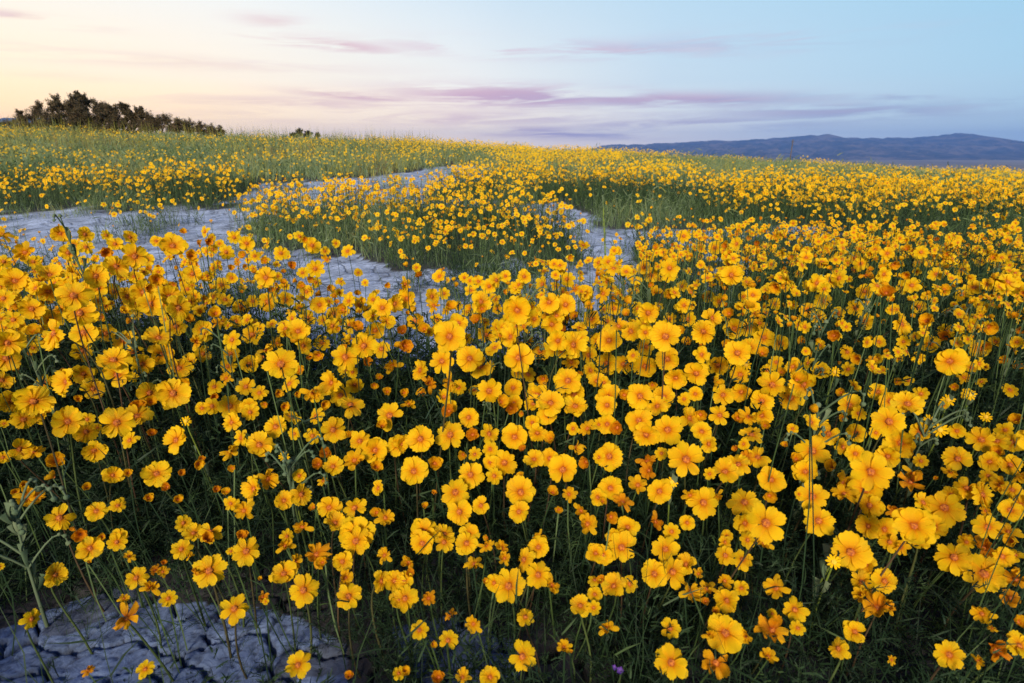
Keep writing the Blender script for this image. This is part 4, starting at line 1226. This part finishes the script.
def weed(u, v, zd, label, seed, size=1.0, name='woolly_weed', cat='weed', group='woolly grey-green weeds among the flowers'):
    r = random.Random(seed)
    P = point(u, v, zd)
    if P.z > .56: P.z = .56
    root = Vector((P.x + r.uniform(-.03, .03), P.y + r.uniform(-.02, .05), float(ground_z(P.x, P.y)) - .005))
    e = empty(name, root, label, cat, group)
    top = P - root
    main = bez(Vector((0, 0, 0)), Vector((0, 0, top.z * .4)), top * .8 + Vector((r.uniform(-.02, .02), 0, 0)), top, 12)
    allV, allQ = tube(main, [.0024 * size - .00014 * k for k in range(12)], 6)
    tips = [(main[-1], .0045)]
    for q in range(r.choice((7, 8, 9))):
        i = r.randrange(5, 11)
        a = r.uniform(0, 2 * PI)
        dr = Vector((math.cos(a), math.sin(a) * .6, 0))
        L = r.uniform(.035, .085) * size
        b = main[i]
        end = b + dr * L * .75 + Vector((0, 0, L * .35))
        cv = bez(b, b + dr * L * .4 + Vector((0, 0, L * .5)), end + Vector((0, 0, L * .45)), end, 7)
        V, Q = tube(cv, [.0018 - .0001 * k for k in range(7)], 5)
        allQ += [tuple(x_ + len(allV) for x_ in q_) for q_ in Q]
        allV += V
        for k in range(3, 7):
            tips.append((cv[k], .0018 + .0006 * (k - 3)))
    link('stem', mesh_np('stem', allV, allQ, [M_WOOL]), e)
    for p_, s_ in tips:
        d_ = Vector((r.uniform(-1, 1), r.uniform(-1, .3), .6)).to_track_quat('Z', 'Y').to_matrix().to_4x4()
        link('bud', r.choice(BUDS), e, Matrix.Translation(p_) @ d_ @ Matrix.Diagonal((s_ * size, s_ * size, s_ * size, 1)))
    for k in range(12):
        i = r.randrange(2, 10)
        a = r.uniform(0, 2 * PI)
        s_ = r.uniform(.018, .034) * size
        link('leaf', WLEAF, e, Matrix.Translation(main[i]) @ Matrix.Rotation(a, 4, 'Z') @ Matrix.Rotation(r.uniform(.5, 1.1), 4, 'X') @ Matrix.Diagonal((s_, s_, s_, 1)))


for k, (u, v, zd, s, lab) in enumerate([
    (60, 216, 1.45, 1.2, 'woolly weed with arching bud stalks standing against the pale clay at upper left'),
    (24, 336, 1.05, 1.0, 'pale woolly weed among gold blooms at the far left edge, a third down'),
    (14, 508, .80, 1.15, 'blue-grey woolly weed rising over the dark hollow at lower left'),
    (133, 316, 1.15, .9, 'woolly weed with clustered buds between paired blooms, upper left'),
    (222, 335, 1.15, .8, 'small woolly weed left of the largest flat bloom'),
    (290, 462, .85, 1.0, 'woolly weed with a nodding bud left of a side-turned bloom, lower centre'),
    (524, 296, 1.25, 1.1, 'tall pale weed stalk leaning right in front of the clay, upper centre'),
    (622, 276, 1.45, 1.0, 'pale bushy weed just right of the clay gap, beside gold blooms'),
    (650, 285, 1.5, .9, 'grey weed with feathery top right of the clay gap'),
    (826, 322, 1.15, 1.1, 'tall silvery weed among tiny blooms right of the centre'),
    (818, 405, .90, 1.1, 'stout woolly weed beside two big star blooms, right side'),
    (868, 300, 1.4, .9, 'silvery weed amid crowded small blooms, upper right'),
    (948, 286, 1.5, 1.0, 'silvery weed with drooping tips at upper right below the meadow band'),
    (968, 306, 1.3, 1.0, 'bushy silvery weed near the right edge, above the single flat bloom'),
    (934, 420, .95, 1.0, 'green-grey weed beside a tiny star bloom, right side'),
    (1000, 262, 1.7, .9, 'small silvery weed near the right edge behind the blooms'),
    (698, 236, 2.2, 1.0, 'pale weed between far small blooms, right of the clay'),
    (770, 228, 2.4, 1.0, 'dusty weed standing clear of blooms in the middle right'),
    (480, 345, 1.1, .8, 'thin woolly weed half hidden among central blooms'),
    (1012, 330, 1.25, .9, 'silvery weed cut by the right edge, a third down'),
]):
    weed(u, v, zd, lab, 500 + k, s)

# ------------------------------------------------------------------ small star-headed ragworts
RV, RQ, RU = petal_geo(.16, -.1, .05, 0, 91, 3, 4, .2, .02)
M_RAY, Nr = mat('ragwort_yellow')
pr = Nr.n('ShaderNodeBsdfPrincipled', i_Base_Color=(.60, .36, .005, 1), i_Roughness=1.0)
pr.inputs['Specular IOR Level'].default_value = 0.05
finish(Nr, pr.outputs[0])
RAY = mesh_np('ray', RV, RQ, [M_RAY], RU)
M_BTN, Nb = mat('ragwort_button')
pb = Nb.n('ShaderNodeBsdfPrincipled', i_Base_Color=(.72, .42, .02, 1), i_Roughness=.8)
finish(Nb, pb.outputs[0])
BTN = mesh_np('button', DV, DQ, [M_BTN], smooth=False)
for k, (u, v, r_, lab) in enumerate([
    (186, 421, 6, 'tiny lime-yellow star bloom on a pale stalk, right of a tilted large one'),
    (284, 457, 6, 'tiny yellow star bloom above woolly buds, left of the centre'),
    (135, 314, 7, 'tiny yellow star above a woolly weed at upper left'),
    (27, 340, 7, 'tiny lime star bloom beside the far-left woolly weed'),
    (133, 377, 6, 'tiny lime star in green leaves under a round gold bloom, left'),
    (490, 366, 6, 'tiny lime star peeping out right of a round gold bloom, centre'),
    (672, 482, 7, 'tiny lime star bloom between two large gold ones, right of centre'),
    (940, 430, 8, 'yellow star bloom with pointed rays beside the silvery weed, right'),
    (929, 420, 6, 'smaller yellow star just above the pointed-ray one, right'),
    (823, 421, 6, 'yellow star among woolly leaves beside two big star blooms'),
    (986, 417, 6, 'small yellow star near the right edge above crowded blooms'),
    (841, 545, 7, 'bright lime star half over a huge gold bloom, lower right'),
    (834, 562, 8, 'bright lime star below its twin, left of a huge gold bloom'),
    (918, 358, 7, 'yellow star standing above tiny orange buds, right third'),
    (902, 352, 5, 'smaller yellow star left of another, right third'),
    (948, 400, 7, 'yellow star in a patch of tiny blooms below the single flat one'),
    (970, 395, 6, 'yellow star beside silvery stalk near the right edge'),
    (890, 398, 6, 'yellow star with short rays over green stalks, right third'),
    (746, 365, 6, 'tiny yellow star among overlapping gold blooms, right of centre'),
    (835, 372, 6, 'tiny yellow star under the tall silvery weed'),
]):
    rr = random.Random(900 + k)
    P, R, zd = place_bloom(u, v, r_ * .82, 'c', rr)
    n = facing(P, 'f', rr)
    root = Vector((P.x + rr.uniform(-.02, .02), P.y + rr.uniform(0, .05), float(ground_z(P.x, P.y)) - .005))
    e = empty('ragwort_flower', root, lab, 'flower', 'small star-headed flowers')
    head = Matrix.Translation(P - root) @ n.to_track_quat('Z', 'Y').to_matrix().to_4x4()
    for q in range(11):
        s_ = R * rr.uniform(.85, 1.1)
        link('ray', RAY, e, head @ Matrix.Rotation(2 * PI * q / 11 + rr.uniform(-.1, .1), 4, 'Z') @ Matrix.Rotation(rr.uniform(-.1, .25), 4, 'X') @ Matrix.Diagonal((s_, s_, s_, 1)))
    link('button', BTN, e, head @ Matrix.Diagonal((R * 1.7, R * 1.7, R * 1.7, 1)))
    cx_ = Matrix.Diagonal((R * 1.3,) * 3 + (1,))
    link('calyx', CALYX, e, head @ cx_)
    pts = bez(Vector((0, 0, 0)), Vector((0, 0, P.z * .5)), (P - root) - n * .03 + Vector((0, 0, -.03)), (P - root) - n * R * .3, 7)
    V, Q = tube(pts, [.0014] * 7, 5)
    link('stem', mesh_np('stem', V, Q, [M_LIME]), e)
    for q in range(3):
        s_ = rr.uniform(.02, .04)
        link('leaf', WLEAF, e, Matrix.Translation(pts[rr.randrange(2, 6)]) @ Matrix.Rotation(rr.uniform(0, 6), 4, 'Z') @ Matrix.Rotation(.8, 4, 'X') @ Matrix.Diagonal((s_, s_, s_, 1)))

# ------------------------------------------------------------------ tall bare seed spike before the clay gap
P = point(603, 199, 2.6)
root = point(608, 262, 2.6)
root.z = float(ground_z(root.x, root.y))
e = empty('seed_spike', root, 'tall single pale green spike standing in front of the middle clay gap', 'plant')
top = P - root
pts = bez(Vector((0, 0, 0)), top * .3 + Vector((.01, 0, 0)), top * .7, top, 10)
V, Q = tube(pts, [.0050, .0050, .0048, .0045, .0043, .0042, .004, .0035, .003, .002], 6)
link('stem', mesh_np('stem', V, Q, [M_LIME]), e)
rr = random.Random(5)
for k in range(26):
    i = rr.uniform(4, 9)
    p_ = pts[int(i)].lerp(pts[min(9, int(i) + 1)], i % 1)
    s_ = rr.uniform(.014, .024)
    link('leaf', WLEAF, e, Matrix.Translation(p_) @ Matrix.Rotation(rr.uniform(0, 6), 4, 'Z') @ Matrix.Rotation(rr.uniform(.7, 1.2), 4, 'X') @ Matrix.Diagonal((s_ * 1.4, s_, s_, 1)))

# ------------------------------------------------------------------ small violet flower near the bottom edge
M_VIO, Nv = mat('violet_petal')
pv_ = Nv.n('ShaderNodeBsdfPrincipled', i_Base_Color=(.10, .04, .26, 1), i_Roughness=.6)
finish(Nv, pv_.outputs[0])
P = point(621, 671, .70)
root = Vector((P.x, P.y + .02, float(ground_z(P.x, P.y)) - .005))
e = empty('violet_flower', root, 'tiny violet flower low in the dark leaves at the bottom edge', 'flower')
V, Q, u_ = petal_geo(.34, .35, .1, .03, 61, 5, 5)
VP = mesh_np('petal', V, Q, [M_VIO], u_)
n = ((Vector((0, 0, CAM_H)) - P).normalized() + Vector((-.3, 0, .2))).normalized()
for hx, hy, s_ in ((0, 0, .006), (-.008, .005, .0045)):
    head = Matrix.Translation(P - root + Vector((hx, 0, hy))) @ n.to_track_quat('Z', 'Y').to_matrix().to_4x4()
    for q in range(5):
        link('petal', VP, e, head @ Matrix.Rotation(q * 2 * PI / 5, 4, 'Z') @ Matrix.Rotation(.4, 4, 'X') @ Matrix.Diagonal((s_, s_, s_, 1)))
V, Q = tube(bez(Vector((0, 0, 0)), Vector((0, 0, .04)), P - root - Vector((0, 0, .04)), P - root, 6), [.0012] * 6, 5)
link('stem', mesh_np('stem', V, Q, [M_STEM]), e)

# ------------------------------------------------------------------ the evening air between here and the hills
bm = bmesh.new()
bmesh.ops.create_cube(bm, size=1.0)
me = bpy.data.meshes.new('haze')
bm.to_mesh(me)
bm.free()
m, N = mat('haze')
pv = N.n('ShaderNodeVolumePrincipled', i_Color=(.20, .42, 1.0, 1), i_Density=HAZE, i_Anisotropy=0.0)
N.n('ShaderNodeOutputMaterial', i_Volume=pv.outputs[0])
me.materials.append(m)
hz = link('haze', me)
hz.location = (0, 2700, 55)
hz.scale = (16000, 5900, 210)
prop(hz, 'thin blue evening air lying over the plain before the mountains', None, None, 'stuff')
